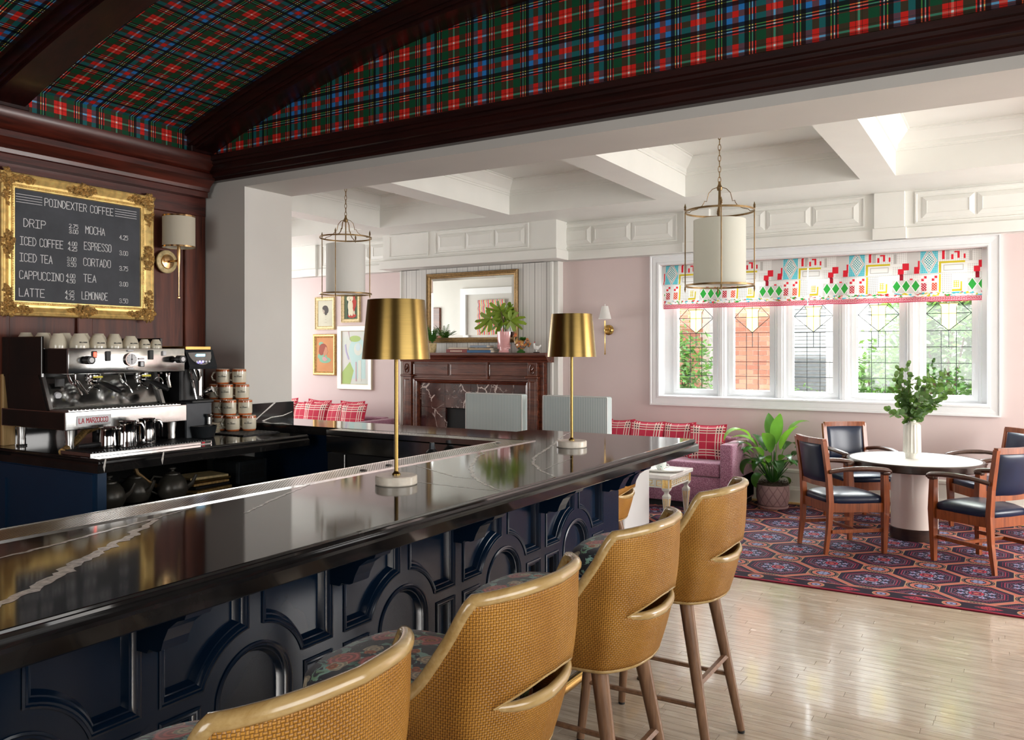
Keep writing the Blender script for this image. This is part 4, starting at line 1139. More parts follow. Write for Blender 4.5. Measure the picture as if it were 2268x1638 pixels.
b = B(); b.box(0, .004, -.035, .035, 0, .016); b.bm.transform(Matrix.Translation((.109, 0, .57))); b.build('screen', 'screen_blue', o)
for k in range(5):
    b = B(); b.cyl((.132, -.052 + k * .026, .533), (.138, -.052 + k * .026, .533), .007, n=12); b.build('button', 'button_violet' if k in (1, 2) else 'paper_white', o)
b = B(); b.tube([(.07, 0, .49), (.085, 0, .43), (.08, .0, .40)], [.035, .02, .012], 12); b.tube([(.05, .03, .40), (.07, .03, .30), (.09, .03, .28)], .008, 8); b.tube([(.06, -.05, .47), (.09, -.045, .36), (.10, -.03, .27)], .009, 8); b.build('spout', 'chrome', gr, smooth=True)
b = B(); b.box(.06, .09, .0, .028, .29, .43, .003); b.build('chute', 'chrome', gr)
b = B(); b.box(-.05, .14, -.09, .09, .245, .262, .004); b.build('catch_tray', 'black_plastic', gr)
b = B(); b.tube([(.05, .08, .31), (.10, .11, .335)], [.016, .024], 14); b.build('dial', 'chrome', gr, smooth=True)
# knock box and tamper
kb_ = thing('knock_box', 'round dark grey knock box right of the espresso machine', 'knock box', (-4.98, 3.90, ZK))
kb_.location = (-4.86, 3.79, ZK)
b = B(); b.lathe([(.075, 0), (.08, .004), (.098, .078), (.100, .084), (.094, .084), (.07, .01), (.001, .008)], 36, cap=False); b.build('bowl', 'dark_metal', kb_, smooth=True)
b = B(); b.cyl((0, -.095, .078), (0, .095, .078), .009, n=10); b.build('bar', 'black_plastic', kb_)
tm = thing('tamper', 'steel coffee tamper standing on the knock box', 'tamper', (-4.84, 3.83, ZK + .087))
b = B(); b.lathe([(.022, 0), (.012, .005), (.011, .055), (.020, .06), (.022, .07), (.016, .078)], 20); b.build('body', 'steel', tm, smooth=True)
# rubber mat, saucers and mugs
b = B()
for i in range(16): b.box(-5.30 + i * .04, -5.275 + i * .04, 3.99, 4.32, ZK + .003, ZK + .008)
for j in range(9): b.box(-5.30, -4.67, 3.99 + j * .038, 4.005 + j * .038, ZK + .002, ZK + .007)
b.box(-5.30, -4.67, 3.985, 4.33, ZK, ZK + .003)
o = b.build('bar_mat', 'black_plastic'); tag(o, 'black rubber bar mat under the stacked mugs', 'mat')
for i in range(7):
    b = B(); b.lathe([(.03, 0), (.05, .004), (.058, .010), (.056, .011), (.03, .005), (.001, .004)], 28, cap=False); o = b.build('saucer', 'cream_ceramic', smooth=True); o.location = (-5.0, 3.985, ZK + .008 + i * .0105)
    tag(o, 'cream saucer, %s in the small stack between knock box and mugs' % ('bottom', 'second from bottom', 'third from bottom', 'middle', 'third from top', 'second from top', 'topmost')[i], 'saucer', 'stacked saucers beside the knock box')
MH, MR = .1155, .0515
mug0 = thing('mug', 'x', 'mug', (0, 0, 0), 0, 'pyramid of stacked mugs')
b = B(); b.lathe([(MR * .96, .012), (MR, .02), (MR, MH - .02)], 36, cap=False); b.build('body', 'cream_ceramic', mug0, smooth=True)
b = B(); b.lathe([(MR * .96, .0125), (MR * .93, .004), (MR * .88, 0), (.001, .001)], 36, cap=False); b.build('foot_ring', 'orange_glaze', mug0, smooth=True)
b = B(); b.lathe([(MR, MH - .0205), (MR * 1.005, MH - .014), (MR * .97, MH - .004)], 36, cap=False); b.build('orange_band', 'orange_glaze', mug0, smooth=True)
b = B(); b.lathe([(MR * .97, MH - .0045), (MR * .93, MH - .001), (MR * .90, MH - .001), (MR * .88, MH - .012), (MR * .86, .02), (.001, .014)], 36, cap=False); b.build('rim', 'cream_ceramic', mug0, smooth=True)
b = B(); b.tube([(-.01, -MR * .9, MH * .75), (-.01, -MR * 1.35, MH * .74), (-.01, -MR * 1.62, MH * .5), (-.01, -MR * 1.45, MH * .28), (-.01, -MR * .95, MH * .2)], .0065, 8); b.build('handle', 'cream_ceramic', mug0, smooth=True)
def cylfr(r): return lambda u, v, h: (math.cos(u / r) * (r + .0006 + h), math.sin(u / r) * (r + .0006 + h), v)
b = B(); strokes(b, 'THE', cylfr(MR), -.009, .064, .005, .004, .35, .0006, 0); strokes(b, 'BELLEWINES', cylfr(MR), -.029, .054, .0065, .0042, .4, .0008, 0); b.build('lettering', 'print_black', mug0)
mugs = [(-5.00, 4.17, 0, 'front right of the bottom row'), (-5.12, 4.16, 0, 'second in the bottom row of the pyramid'), (-5.235, 4.16, 0, 'third in the bottom row of the pyramid'), (-5.35, 4.15, 0, 'leftmost mug of the bottom row'), (-4.93, 4.265, 0, 'far right end of the bottom row'), (-5.06, 4.27, 0, 'behind the front mug of the bottom row'), (-5.20, 4.275, 0, 'rear middle of the bottom row'),
        (-5.055, 4.185, 1, 'front of the second row up'), (-4.985, 4.275, 1, 'right end of the second row up'), (-5.165, 4.185, 1, 'second from the front in the second row up'), (-5.28, 4.185, 1, 'left end of the second row up'),
        (-5.11, 4.20, 2, 'front of the third row up'), (-5.03, 4.285, 2, 'right end of the third row up'), (-5.225, 4.20, 2, 'left end of the third row up'),
        (-5.165, 4.215, 3, 'left mug of the topmost row'), (-5.07, 4.290, 3, 'right mug of the topmost row')]
for i, (x, y, k, l) in enumerate(mugs):
    o = mug0 if i == 0 else dup(mug0)
    o.location = (x, y, ZK + .0085 + k * MH); o.rotation_euler = (0, 0, R(-52 + 9 * math.sin(i * 2.3)))
    o['label'] = 'cream mug with orange rim, ' + l
# under-counter shelf: teapots, stacked boards, black heater box
tp0 = thing('teapot', 'x', 'teapot', (0, 0, 0), 0, 'black teapots on the open shelf')
b = B(); b.lathe([(.05, 0), (.075, .006), (.093, .04), (.095, .07), (.08, .115), (.055, .145), (.045, .15)], 32); b.build('body', 'teapot_black', tp0, smooth=True)
b = B(); b.lathe([(.048, .15), (.046, .158), (.02, .166), (.010, .172), (.010, .18), (.022, .186), (.022, .194), (.012, .198), (.001, .199)], 24); b.build('lid', 'teapot_black', tp0, smooth=True)
b = B(); b.tube([(0, -.06, .135), (0, -.11, .145), (0, -.14, .10), (0, -.125, .05), (0, -.09, .03)], .007, 8); b.build('handle', 'teapot_black', tp0, smooth=True)
b = B(); b.tube([(0, .08, .06), (0, .12, .09), (0, .145, .14)], [.02, .013, .009], 10); b.build('spout', 'teapot_black', tp0, smooth=True)
for i, (x, y, rz, l) in enumerate(((-4.66, 2.965, -30, 'left of the three under the worktop'), (-4.72, 3.18, -75, 'middle of the three under the worktop'), (-4.64, 3.39, -32, 'right of the three under the worktop'))):
    o = tp0 if i == 0 else dup(tp0)
    o.location = (x, y, .70); o.rotation_euler = (0, 0, R(rz)); o['label'] = 'round black teapot, ' + l
b = B(); b.tube([(-4.72, 3.16, .96), (-4.70, 3.18, .88), (-4.68, 3.24, .82), (-4.70, 3.32, .78)], .014, 10); o = b.build('water_hose', 'antique_brass', smooth=True); tag(o, 'grey braided hose hanging behind the middle teapot', 'hose')
for i, (z, m, s_) in enumerate(((.70, 'old_gold', 1), (.725, 'black_plastic', .93), (.745, 'old_gold', .90), (.77, 'brass', .95), (.785, 'pale_gold', .88))):
    b = B(); b.box(-.13 * s_, .13 * s_, -.16 * s_, .16 * s_, 0, .016, .002); o = b.build('menu_board', m); o.location = (-4.76, 3.70, z); o.rotation_euler = (0, 0, R(8 - 4 * i))
    tag(o, 'gilt-edged board in the stack on the open shelf, %s' % ('at the bottom', 'second from the bottom', 'in the middle', 'second from the top', 'on top')[i], 'board', 'stack of boards on the open shelf')
hb_ = thing('heater_box', 'black ribbed vented box on the open shelf right of the stacked boards', 'appliance', (-4.78, 4.06, .70))
b = B(); b.box(-.16, .12, -.13, .13, 0, .17, .02, 2); b.build('case', 'dark_metal', hb_)
b = B(); b.box(.12, .126, -.125, .125, .005, .165, .004); o = b.build('front', 'dark_metal', hb_)
b = B()
for k in range(22): b.box(.126, .129, -.10 + k * .0092, -.096 + k * .0092, .03, .08); b.box(.126, .129, -.10 + k * .0092, -.096 + k * .0092, .09, .14)
b.build('grille', 'black_plastic', o)
# ------------------------------------------------------------------ menu board in the gilt frame
cbd = thing('menu_chalkboard', 'chalkboard coffee menu in an ornate gold frame on the dark panelled wall', 'chalkboard', (-5.545, 0, 0))
XO = 0.0
fy0, fy1, fz0, fz1 = 2.765, 3.865, 1.875, 2.805
b = B(); b.mould(rc(fy0, fy1, fz0, fz1), [(0, -.005), (0, .03), (.006, .045), (.016, .05), (.024, .044), (.03, .046), (.04, .038), (.06, .026), (.075, .026), (.08, .034), (.088, .034), (.092, .028), (.098, .028), (.102, .016), (.106, .014)], lambda u, v, h: (h, u, v))
frm = b.build('frame', 'gold_leaf', cbd, smooth=True, ang=25)
rs = random.Random(5)
def ornament(cx, cy, w, h, n, a0=0):
    b = B()
    for i in range(n):
        u, v = rs.uniform(-1, 1), rs.uniform(-1, 1)
        if abs(u) + abs(v) > 1.25: continue
        x, y = cx + u * w, cy + v * h; r = rs.uniform(.006, .013)
        a = rs.random() * 6.28
        b.tube([(.036, x - .016 * math.cos(a), y - .016 * math.sin(a)), (.052, x, y), (.036, x + .016 * math.cos(a + .9), y + .016 * math.sin(a + .9))], [r * .5, r, r * .3], 6)
        b.ell((.046, x, y), (r, r, r), 8, 5)
    return b.build('ornament', 'old_gold', frm, smooth=True)
for (u, su) in ((fy0, 1), (fy1, -1)):
    for (v, sv) in ((fz0, 1), (fz1, -1)):
        ornament(u + su * .045, v + sv * .045, .06, .06, 60)
        ornament(u + su * .15, v + sv * .040, .07, .026, 34); ornament(u + su * .040, v + sv * .15, .026, .07, 34)
ym, zm = (fy0 + fy1) / 2, (fz0 + fz1) / 2
for (u, v, w, h) in ((ym, fz0 + .045, .10, .04), (ym, fz1 - .045, .10, .04), (fy0 + .045, zm, .04, .09), (fy1 - .045, zm, .04, .09)): ornament(u, v, w, h, 80)
b = B()
for i in range(84):
    for z in (fz0 + .084, fz1 - .084): b.ell((.036, fy0 + .09 + i * .0112, z), (.004, .004, .004), 6, 4)
for i in range(68):
    for y in (fy0 + .084, fy1 - .084): b.ell((.036, y, fz0 + .09 + i * .0112), (.004, .004, .004), 6, 4)
o = b.build('beading', 'gold_leaf', frm); o['kind'] = 'stuff'
b = B(); b.box(0, .016, fy0 + .10, fy1 - .10, fz0 + .10, fz1 - .10); slate = b.build('slate', 'chalkboard_slate', cbd)
cf = lambda u, v, h: (.0165 + h, u, v)
def chalk(txt, y, z, h, w, gap=.32, r=.0022):
    b = B(); strokes(b, txt, cf, y, z, h, w, gap, r, .0004); b.build('lettering', 'chalk', slate)
b = B()
for k in range(4):
    z = 2.668 - k * .017
    b.box(.0165, .0172, 2.875, 3.045, z, z + .003); b.box(.0165, .0172, 3.565, 3.735, z + .002, z + .005)
b.build('rules', 'chalk', slate)
chalk('POINDEXTER COFFEE', 3.062, 2.618, .050, .0225)
L1 = [('DRIP', 2.925, 2.462, .0285, '2.75', '3.00'), ('ICED COFFEE', 2.902, 2.342, .0205, '4.00', '4.25'), ('ICED TEA', 2.900, 2.234, .0215, '3.00', '3.50'), ('CAPPUCCINO', 2.898, 2.120, .0225, '4.00', '4.50'), ('LATTE', 2.896, 2.005, .026, '4.25', '4.75')]
for t_, y, z, w, a, c in L1:
    chalk(t_, y, z, .052, w); chalk(a, 3.228 - (2.462 - z) * .06, z + .030, .026, .0145, .3, .002); chalk(c, 3.228 - (2.462 - z) * .06, z - .006, .026, .0145, .3, .002)
L2 = [('MOCHA', 3.345, 2.468, .0225, '4.25'), ('ESPRESSO', 3.335, 2.355, .0195, '3.00'), ('CORTADO', 3.330, 2.243, .0225, '3.75'), ('TEA', 3.330, 2.130, .025, '3.00'), ('LEMONADE', 3.318, 2.008, .0185, '3.50')]
for t_, y, z, w, a in L2:
    chalk(t_, y, z, .052, w); chalk(a, 3.600, z - .012, .030, .0155, .28, .002)
# wall sconce on the dark wall
ws = thing('wall_sconce', 'brass wall sconce with cream drum shade beside the menu board', 'wall lamp', (-5.548, 3.995, 2.33))
b = B(); b.tube([(0, 0, 0), (.014, 0, 0), (.020, 0, 0)], [.088, .088, .078], 40); b.build('backplate_ring', 'pale_gold', ws, smooth=True)
b = B(); b.tube([(.016, 0, 0), (.03, 0, 0), (.036, 0, 0)], [.058, .052, .02], 32); b.build('backplate', 'sconce_brass', ws, smooth=True)
b = B(); b.cyl((.03, 0, 0), (.155, 0, 0), .009, n=12); b.build('arm', 'sconce_brass', ws, smooth=True)
b = B(); b.lathe([(.002, -.29), (.012, -.285), (.012, -.275), (.004, -.268), (.005, -.10), (.013, .03), (.013, .13)], 16, (.155, .0, 0)); b.build('stem', 'sconce_brass', ws, smooth=True)
b = B(); b.lathe([(  .117, .10), (  .117, .335)], 48, (.155, 0, 0), False); b.build('lamp_shade', 'sconce_linen', ws, smooth=True)
for z in (.097, .326):
    b = B(); b.lathe([(.1185, z), (.1185, z + .012)], 48, (.155, 0, 0), False); b.build('shade_band', 'sconce_brass', ws, smooth=True)
# ================================================================== TABLE LAMPS ON THE BAR
def bar_lamp(loc, lab):
    t = thing('table_lamp', lab, 'lamp', loc, 0, 'brass table lamps on the bar')
    b = B(); b.lathe([(.084, 0), (.088, .004), (.088, .034), (.084, .038), (.001, .038)], 48); b.build('base', 'marble_base', t, smooth=True)
    b = B(); b.lathe([(.018, .038), (.018, .044), (.011, .050), (.0085, .056), (.0085, .56)], 20); b.build('pole', 'brushed_brass', t, smooth=True)
    b = B(); b.lathe([(.143, .524), (.120, .772), (.118, .772), (.141, .524)], 72, cap=False); b.build('lamp_shade', 'brushed_brass', t, smooth=True)
    b = B(); b.lathe([(.001, .745), (.118, .752), (.12, .766)], 48, cap=False); b.build('shade_top', 'antique_brass', t, smooth=True)
    b = B(); b.lathe([(.02, .56), (.02, .60), (.03, .63), (.03, .66), (.012, .69)], 16); b.build('bulb', 'shade_white', t, smooth=True)
    return t
bar_lamp((-2.215, 2.695, ZT), 'brass table lamp with a round marble base on the bar, the nearer and larger one')
bar_lamp((-2.195, 4.262, ZT), 'brass table lamp with a round marble base at the far end of the bar')
# ================================================================== RATTAN STOOLS
def catmull(P, n):
    out = []
    for i in range(len(P) - 1):
        p0, p1, p2, p3 = P[max(0, i - 1)], P[i], P[i + 1], P[min(len(P) - 1, i + 2)]
        for k in range(n):
            t = k / n
            out.append([.5 * (2 * b_ + (c - a) * t + (2 * a - 5 * b_ + 4 * c - d) * t * t + (3 * b_ - a - 3 * c + d) * t ** 3) for a, b_, c, d in zip(p0, p1, p2, p3)])
    out.append(list(P[-1])); return out
def make_stool(name, lab, cat, drop=0., group='rattan bar stools'):
    """local +y is the way the sitter faces; origin on the floor"""
    t = thing(name, lab, cat, (0, 0, 0), 0, group)
    top_half = [(0, -.345, 1.10), (.10, -.333, 1.10), (.17, -.305, 1.095), (.232, -.255, 1.088)]
    side = [(.232, -.255, 1.088), (.250, -.195, .985), (.256, -.115, .872), (.252, -.02, .805), (.235, .08, .775), (.225, .15, .765)]
    H = catmull(top_half + side[1:], 6)
    Hz = [p[2] for p in catmull(top_half, 6)] + [p[2] for p in catmull(side, 6)[1:]]
    H = [(p[0], p[1], z) for p, z in zip(H, Hz)]
    full = [(-x, y, z) for x, y, z in reversed(H[1:])] + [tuple(p) for p in H]
    N = len(full) - 1
    s_ = [0.]
    for a, c in zip(full, full[1:]): s_.append(s_[-1] + math.hypot(c[0] - a[0], c[1] - a[1]))
    mid = s_[-1] / 2; ss = [q - mid for q in s_]
    zb = .655
    def low(i):
        x, y, z = full[i]; return (x * .84, y * .80 + .0, zb + .05 * max(0, y + .10) * 2)
    def pt(i, z):
        x, y, zt = full[i]; lx, ly, lz = low(i); k = (z - lz) / (1.09 - lz); k = max(0, min(1.1, k))
        bul = .018 * math.sin(PI * min(1, k))
        k2 = k ** .9
        px, py = lx + (x - lx) * k2, ly + (y - ly) * k2
        rr = math.hypot(px, py) or 1
        return (px * (1 + bul / rr), py * (1 + bul / rr), z - drop)
    hw = .205
    def zmid(i): return .845 - .30 * ss[i] ** 2
    def half(i): return .030 * max(0., 1 - (ss[i] / hw) ** 2)
    b = B(); lay = b.bm.loops.layers.uv.verify()
    K = 9; cols = []
    for i in range(N + 1):
        z0, z1 = low(i)[2], full[i][2]; zm = min(zmid(i), (z0 + z1) / 2); h_ = half(i)
        lo_ = [z0 + (zm - h_ - z0) * j / K for j in range(K + 1)]; hi_ = [zm + h_ + (z1 - zm - h_) * j / K for j in range(K + 1)]
        A = [(b.v(pt(i, z)), z) for z in lo_]
        C = [A[-1] if h_ < 1e-5 else (b.v(pt(i, hi_[0])), hi_[0])] + [(b.v(pt(i, z)), z) for z in hi_[1:]]
        cols.append((A, C))
    for i in range(N):
        for k in (0, 1):
            for j in range(K):
                q = [(cols[i][k][j], i), (cols[i + 1][k][j], i + 1), (cols[i + 1][k][j + 1], i + 1), (cols[i][k][j + 1], i)]
                fc = b.f([p[0][0] for p in q])
                if fc:
                    for lp, p in zip(fc.loops, q): lp[lay].uv = (ss[p[1]], p[0][1])
    sh = b.build('back_shell', 'rattan', t, smooth=True, ang=60)
    m = sh.modifiers.new('t', 'SOLIDIFY'); m.thickness = .016; m.offset = 0
    def rim(idx, r, f=1., n_='rim', lift=0.):
        b = B(); b.tube([(lambda p: (p[0], p[1], p[2] + lift))(pt(i, z)) for i, z in idx], r, 10, flat=f); return b.build(n_, 'stool_rim', t, smooth=True, ang=50)
    rim([(i, full[i][2]) for i in range(N + 1)], .0135, 1.2, 'top_rim')
    rim([(i, low(i)[2]) for i in range(N + 1)], .010, 1., 'bottom_rim')
    ok = [i for i in range(N + 1) if abs(ss[i]) < hw * 1.02]
    rim([(i, zmid(i) + half(i)) for i in ok], .0085, 1., 'slot_rim'); rim([(i, zmid(i) - half(i)) for i in ok], [.004 + .011 * max(0, 1 - (ss[i] / hw) ** 2) ** .5 for i in ok], 1.1, 'slot_rim')
    # seat cushion
    b = B()
    def seat(u, v):
        a = 2 * PI * u; k = v
        c, s__ = math.cos(a), math.sin(a)
        e = .62
        X = .222 * math.copysign(abs(c) ** e, c); Y = .285 * math.copysign(abs(s__) ** e, s__) + .075
        X *= 1 + .10 * (Y / .3)
        prof = [(.92, .690), (1.0, .705), (1.03, .745), (1.01, .785), (.92, .808), (.6, .822), (.3, .826), (.0, .827)]
        i = min(6, int(k * 7)); f_ = k * 7 - i; r = prof[i][0] * (1 - f_) + prof[i + 1][0] * f_; z = prof[i][1] * (1 - f_) + prof[i + 1][1] * f_
        return (X * r, (Y - .075) * r + .075, z - drop)
    b.grid(seat, 40, 14, closed_u=True); b.build('seat', 'floral_fabric', t, smooth=True, ang=80)
    b = B(); b.prism(rc(-.20, .20, -.19, .27), lambda u, v, d: (u, v, d), .645 - drop, .695 - drop); b.build('seat_frame', 'stool_rim', t)
    zl = .66 - drop
    tops = {(-1, -1): (-.155, -.165), (1, -1): (.155, -.165), (-1, 1): (-.175, .215), (1, 1): (.175, .215)}
    feet = {(-1, -1): (-.215, -.285), (1, -1): (.215, -.285), (-1, 1): (-.215, .275), (1, 1): (.215, .275)}
    for k in tops:
        b = B(); b.tube([(tops[k][0], tops[k][1], zl), (feet[k][0], feet[k][1], .012)], [.028, .017], 12); o = b.build('leg', 'stool_wood', t, smooth=True)
        b = B(); b.cyl((feet[k][0], feet[k][1], .013), (feet[k][0], feet[k][1], 0), .015, n=12); b.build('glide', 'black_plastic', o)
    def at(k, z): f_ = z / zl; return Vector((feet[k][0] + (tops[k][0] - feet[k][0]) * f_, feet[k][1] + (tops[k][1] - feet[k][1]) * f_, z))
    for a, c, z in (((-1, -1), (1, -1), .33), ((-1, -1), (-1, 1), .25), ((1, -1), (1, 1), .25), ((-1, 1), (1, 1), .27)):
        if drop: z *= .7
        b = B(); b.tube([at(a, z), at(c, z)], .017 if z > .3 else .013, 6, flat=.7); b.build('stretcher', 'stool_wood', t)
    return t
st = make_stool('bar_stool', 'rattan bar stool nearest the camera at the bottom left', 'bar stool')
SX = -1.29
spots = [(1.055, 'rattan bar stool nearest the camera, only its curved back top in view'), (1.765, 'second rattan bar stool from the camera, cropped by the bottom edge'), (2.525, 'third rattan bar stool from the camera'), (3.335, 'farthest rattan bar stool along the front, standing alone on the wood floor')]
for i, (y, l) in enumerate(spots):
    o = st if i == 0 else dup(st)
    o.location = (SX, y, 0); o.rotation_euler = (0, 0, R(90)); o['label'] = l
lc = make_stool('rattan_chair', 'low rattan chair half hidden beyond the end of the bar', 'chair', .19)
del lc['group']
lc.location = (-2.63, 5.36, 0); lc.rotation_euler = (0, 0, R(98))
# ================================================================== RUG
b = B(); b.box(-9.5, 3.0, 5.955, 9.02, 0, .010, .003); o = b.build('rug', 'rug_wool'); tag(o, 'large navy and coral octagon patterned rug in the lounge', 'rug')
# ================================================================== ROUND TABLE, VASE, ARMCHAIRS
TX, TY = -.745, 8.0
tb = thing('round_table', 'round white-topped table with dark edge on a drum pedestal', 'table', (TX, TY, .010))
b = B(); b.lathe([(.50, .668), (.525, .690), (.001, .690)], 72); b.build('table_top', 'shade_white', tb, smooth=True)
b = B(); b.lathe([(.50, .625), (.548, .625), (.553, .632), (.553, .682), (.545, .691), (.525, .6905), (.52, .68)], 72, cap=False); b.build('table_edge', 'table_base_wood', tb, smooth=True)
b = B(); b.lathe([(.19, .10), (.19, .63)], 56); b.build('pedestal', mat('pedestal_white', lambda: pbr((.66, .57, .52), .12, coat=.5)), tb, smooth=True)
b = B(); b.lathe([(.197, 0), (.197, .095), (.192, .10), (.18, .102)], 56); b.build('plinth', 'table_base_wood', tb, smooth=True)
vs = thing('vase', 'white fluted vase in the middle of the round table', 'vase', (-.765, 8.03, .701))
b = B(); n = 64
rings = []
for z, r, fl in ((0, .052, 0), (.01, .056, 0), (.045, .058, 0), (.05, .066, 1), (.06, .07, 1), (.29, .066, 1), (.305, .060, 0), (.315, .036, 0), (.32, .033, 0), (.365, .033, 0), (.365, .029, 0), (.10, .028, 0)):
    rings.append([b.v(((r + fl * .004 * math.cos(16 * 2 * PI * i / n)) * math.cos(2 * PI * i / n), (r + fl * .004 * math.cos(16 * 2 * PI * i / n)) * math.sin(2 * PI * i / n), z)) for i in range(n)])
for a, c in zip(rings, rings[1:]):
    for i in range(n): b.f([a[i], a[(i + 1) % n], c[(i + 1) % n], c[i]])
b.f(rings[0][::-1]); b.build('body', 'grey_ceramic', vs, smooth=True, ang=60)
eu = thing('eucalyptus', 'bunch of green eucalyptus stems in the fluted vase', 'plant', (-.765, 8.03, 1.03))
rs = random.Random(11)
q = B(); m_ = 8
cen = q.v((0, .5, .05))
ring = [q.v((.42 * math.sin(2 * PI * i / m_) , .5 - .5 * math.cos(2 * PI * i / m_), .0 + .06 * (i % 2 == 0))) for i in range(m_)]
for i in range(m_): q.f([cen, ring[i], ring[(i + 1) % m_]])
leaf0 = q.build('leaf', 'leaf_eucalyptus', eu, smooth=True, ang=90)
first = True
cr, sr = math.cos(R(31.4)), math.sin(R(31.4))
stems = []
for i in range(19):
    a = rs.uniform(-1, 1); lat = [-.16, -.13, -.10, -.05, -.02, .02, .05, .09, .12, .16, .20, .25, .30, .36, -.26, .0, .08, -.08, .22][i]
    hh = [.28, .40, .46, .50, .36, .38, .30, .34, .26, .31, .38, .35, .42, .30, .10, .24, .20, .22, .18][i]
    dy = rs.uniform(-.15, .15)
    p0 = Vector((0, 0, -.10)); p1 = Vector((lat * .25, dy * .3, .06)); p2 = Vector((lat * .7, dy * .7, hh * .55)); p3 = Vector((lat, dy, hh))
    tw = lambda p: Vector((p.x * cr - p.y * sr, p.x * sr + p.y * cr, p.z))
    pts = [tw(Vector(v)) for v in catmull([p0, p1, p2, p3], 6)]
    b = B(); b.tube(pts, .0022, 5); b.build('stem', 'stem_brown', eu, smooth=True)
    for k in range(4, len(pts)):
        for s_ in (0, 1):
            if k == len(pts) - 1 and s_: continue
            o = leaf0 if first else leaf0.copy()
            if not first: COL.objects.link(o)
            first = False
            o.location = pts[k]; sc_ = rs.uniform(.048, .066) * (1.1 - .25 * k / len(pts))
            o.scale = (sc_, sc_, sc_)
            o.rotation_euler = (rs.uniform(-.9, .9), rs.uniform(-.7, .7), rs.uniform(0, 6.28)) if True else None
            if rs.random() < .5: o.rotation_euler = (R(90) + rs.uniform(-.6, .6), rs.uniform(-1.2, 1.2), R(31) + rs.uniform(-.5, .5))
# armchairs: local +y faces the table
def arm_chair():
    t = thing('armchair', 'x', 'chair', (0, 0, 0), 0, 'wooden armchairs around the round table')
    for sx in (-1, 1):
        b = B(); b.tube([(sx * .205, -.265, .0), (sx * .205, -.235, .22), (sx * .205, -.225, .42), (sx * .205, -.238, .62), (sx * .210, -.285, .915)], [.020, .026, .030, .028, .024], 4, up=(1, 1, 0)); b.build('leg', 'chair_wood', t)
        b = B(); b.taper((sx * .245, .225, 0), .016, .016, (sx * .245, .235, .40), .026, .026); b.taper((sx * .245, .235, .40), .026, .026, (sx * .250, .225, .650), .021, .022); b.build('leg', 'chair_wood', t)
        b = B(); P = catmull([(sx * .222, -.245, .665), (sx * .258, -.10, .688), (sx * .275, .08, .690), (sx * .262, .235, .672), (sx * .255, .262, .655)], 5)
        b.tube(P, [.024] * 6 + [.028] * (len(P) - 6), 8, flat=.75); b.box(sx * .256 - .028, sx * .256 + .028, .195, .265, .635, .672, .01); b.build('armrest', 'arm_wood', t, smooth=True, ang=50)
        b = B(); b.box(sx * .225 - .011, sx * .225 + .011, -.225, .225, .17, .20, .003); b.build('stretcher', 'chair_wood', t)
    b = B(); b.box(-.225, .225, -.015, .012, .172, .198, .003); b.build('stretcher', 'chair_wood', t)
    b = B(); fr_seat = [(-.20, -.235), (.20, -.235), (.265, .18), (.245, .235), (.12, .262), (-.12, .262), (-.245, .235), (-.265, .18)]
    b.plate(fr_seat, [], fr_z(0), .335, .41); b.build('seat_frame', 'chair_wood', t)
    b = B()
    def cu(u, v):
        a = 2 * PI * u; c, s_ = math.cos(a), math.sin(a)
        X = .245 * math.copysign(abs(c) ** .45, c); Y = .245 * math.copysign(abs(s_) ** .45, s_)
        X *= 1 + .12 * Y / .245 * .9
        pr = [(.98, .408), (1.0, .42), (1.0, .445), (.96, .458), (.80, .475), (.5, .488), (.0, .492)]
        k = v * 6; i = min(5, int(k)); f_ = k - i; r = pr[i][0] * (1 - f_) + pr[i + 1][0] * f_; z = pr[i][1] * (1 - f_) + pr[i + 1][1] * f_
        return (X * r, Y * r + .005, z)
    b.grid(cu, 40, 12, closed_u=True); b.build('seat', 'navy_leather', t, smooth=True, ang=80)
    def bk(z): return -.222 - .06 * max(0, (z - .42) / .5) ** 1.5 - .0
    b = B(); b.grid(lambda u, v: ((u - .5) * .40, bk(.915) - .045 * math.sin(PI * u) - .012 + .026 * v, .928), 10, 1)
    b.prism([(x * .42 - .21, bk(.9) - .035 * math.sin(PI * x) - .017) for x in [i / 10 for i in range(11)]] + [(x * .42 - .21, bk(.9) - .035 * math.sin(PI * x) + .017) for x in [1 - i / 10 for i in range(11)]], lambda u, v, d: (u, v, d), .885, .93)
    b.build('top_rail', 'chair_wood', t)
    b = B(); b.prism([(x * .40 - .20, bk(.55) - .02 * math.sin(PI * x) - .014) for x in [i / 10 for i in range(11)]] + [(x * .40 - .20, bk(.55) - .02 * math.sin(PI * x) + .014) for x in [1 - i / 10 for i in range(11)]], lambda u, v, d: (u, v, d), .535, .575)
    b.build('lower_rail', 'chair_wood', t)
    for sgn in (1, -1):
        b = B()
        def pad(u, v):
            x = (u - .5) * .365; z = .573 + v * .318
            e = (1 - abs(2 * u - 1) ** 6) * (1 - abs(2 * v - 1) ** 6)
            return (x, bk(z) - .03 * math.sin(PI * u) + sgn * (.004 + .020 * e ** .6), z)
        b.grid(pad, 22, 20); b.build('backrest', 'navy_leather', t, smooth=True, ang=80)
    return t
ac = arm_chair()
for i, (x, y, a, l) in enumerate(((-1.225, 7.285, 41, 'armchair left of the round table, seen from behind'), (-.205, 7.27, 143, 'armchair right of the round table, seen from behind, nearest'),
                                  (-1.275, 8.52, -52, 'armchair behind the round table on the left, its blue back facing the room'), (-.175, 8.62, 213, 'armchair behind the round table on the right, cropped by the picture edge'))):
    o = ac if i == 0 else dup(ac)
    o.location = (x, y, .010); o.rotation_euler = (0, 0, R(a - 90)); o['label'] = 'wooden ' + l
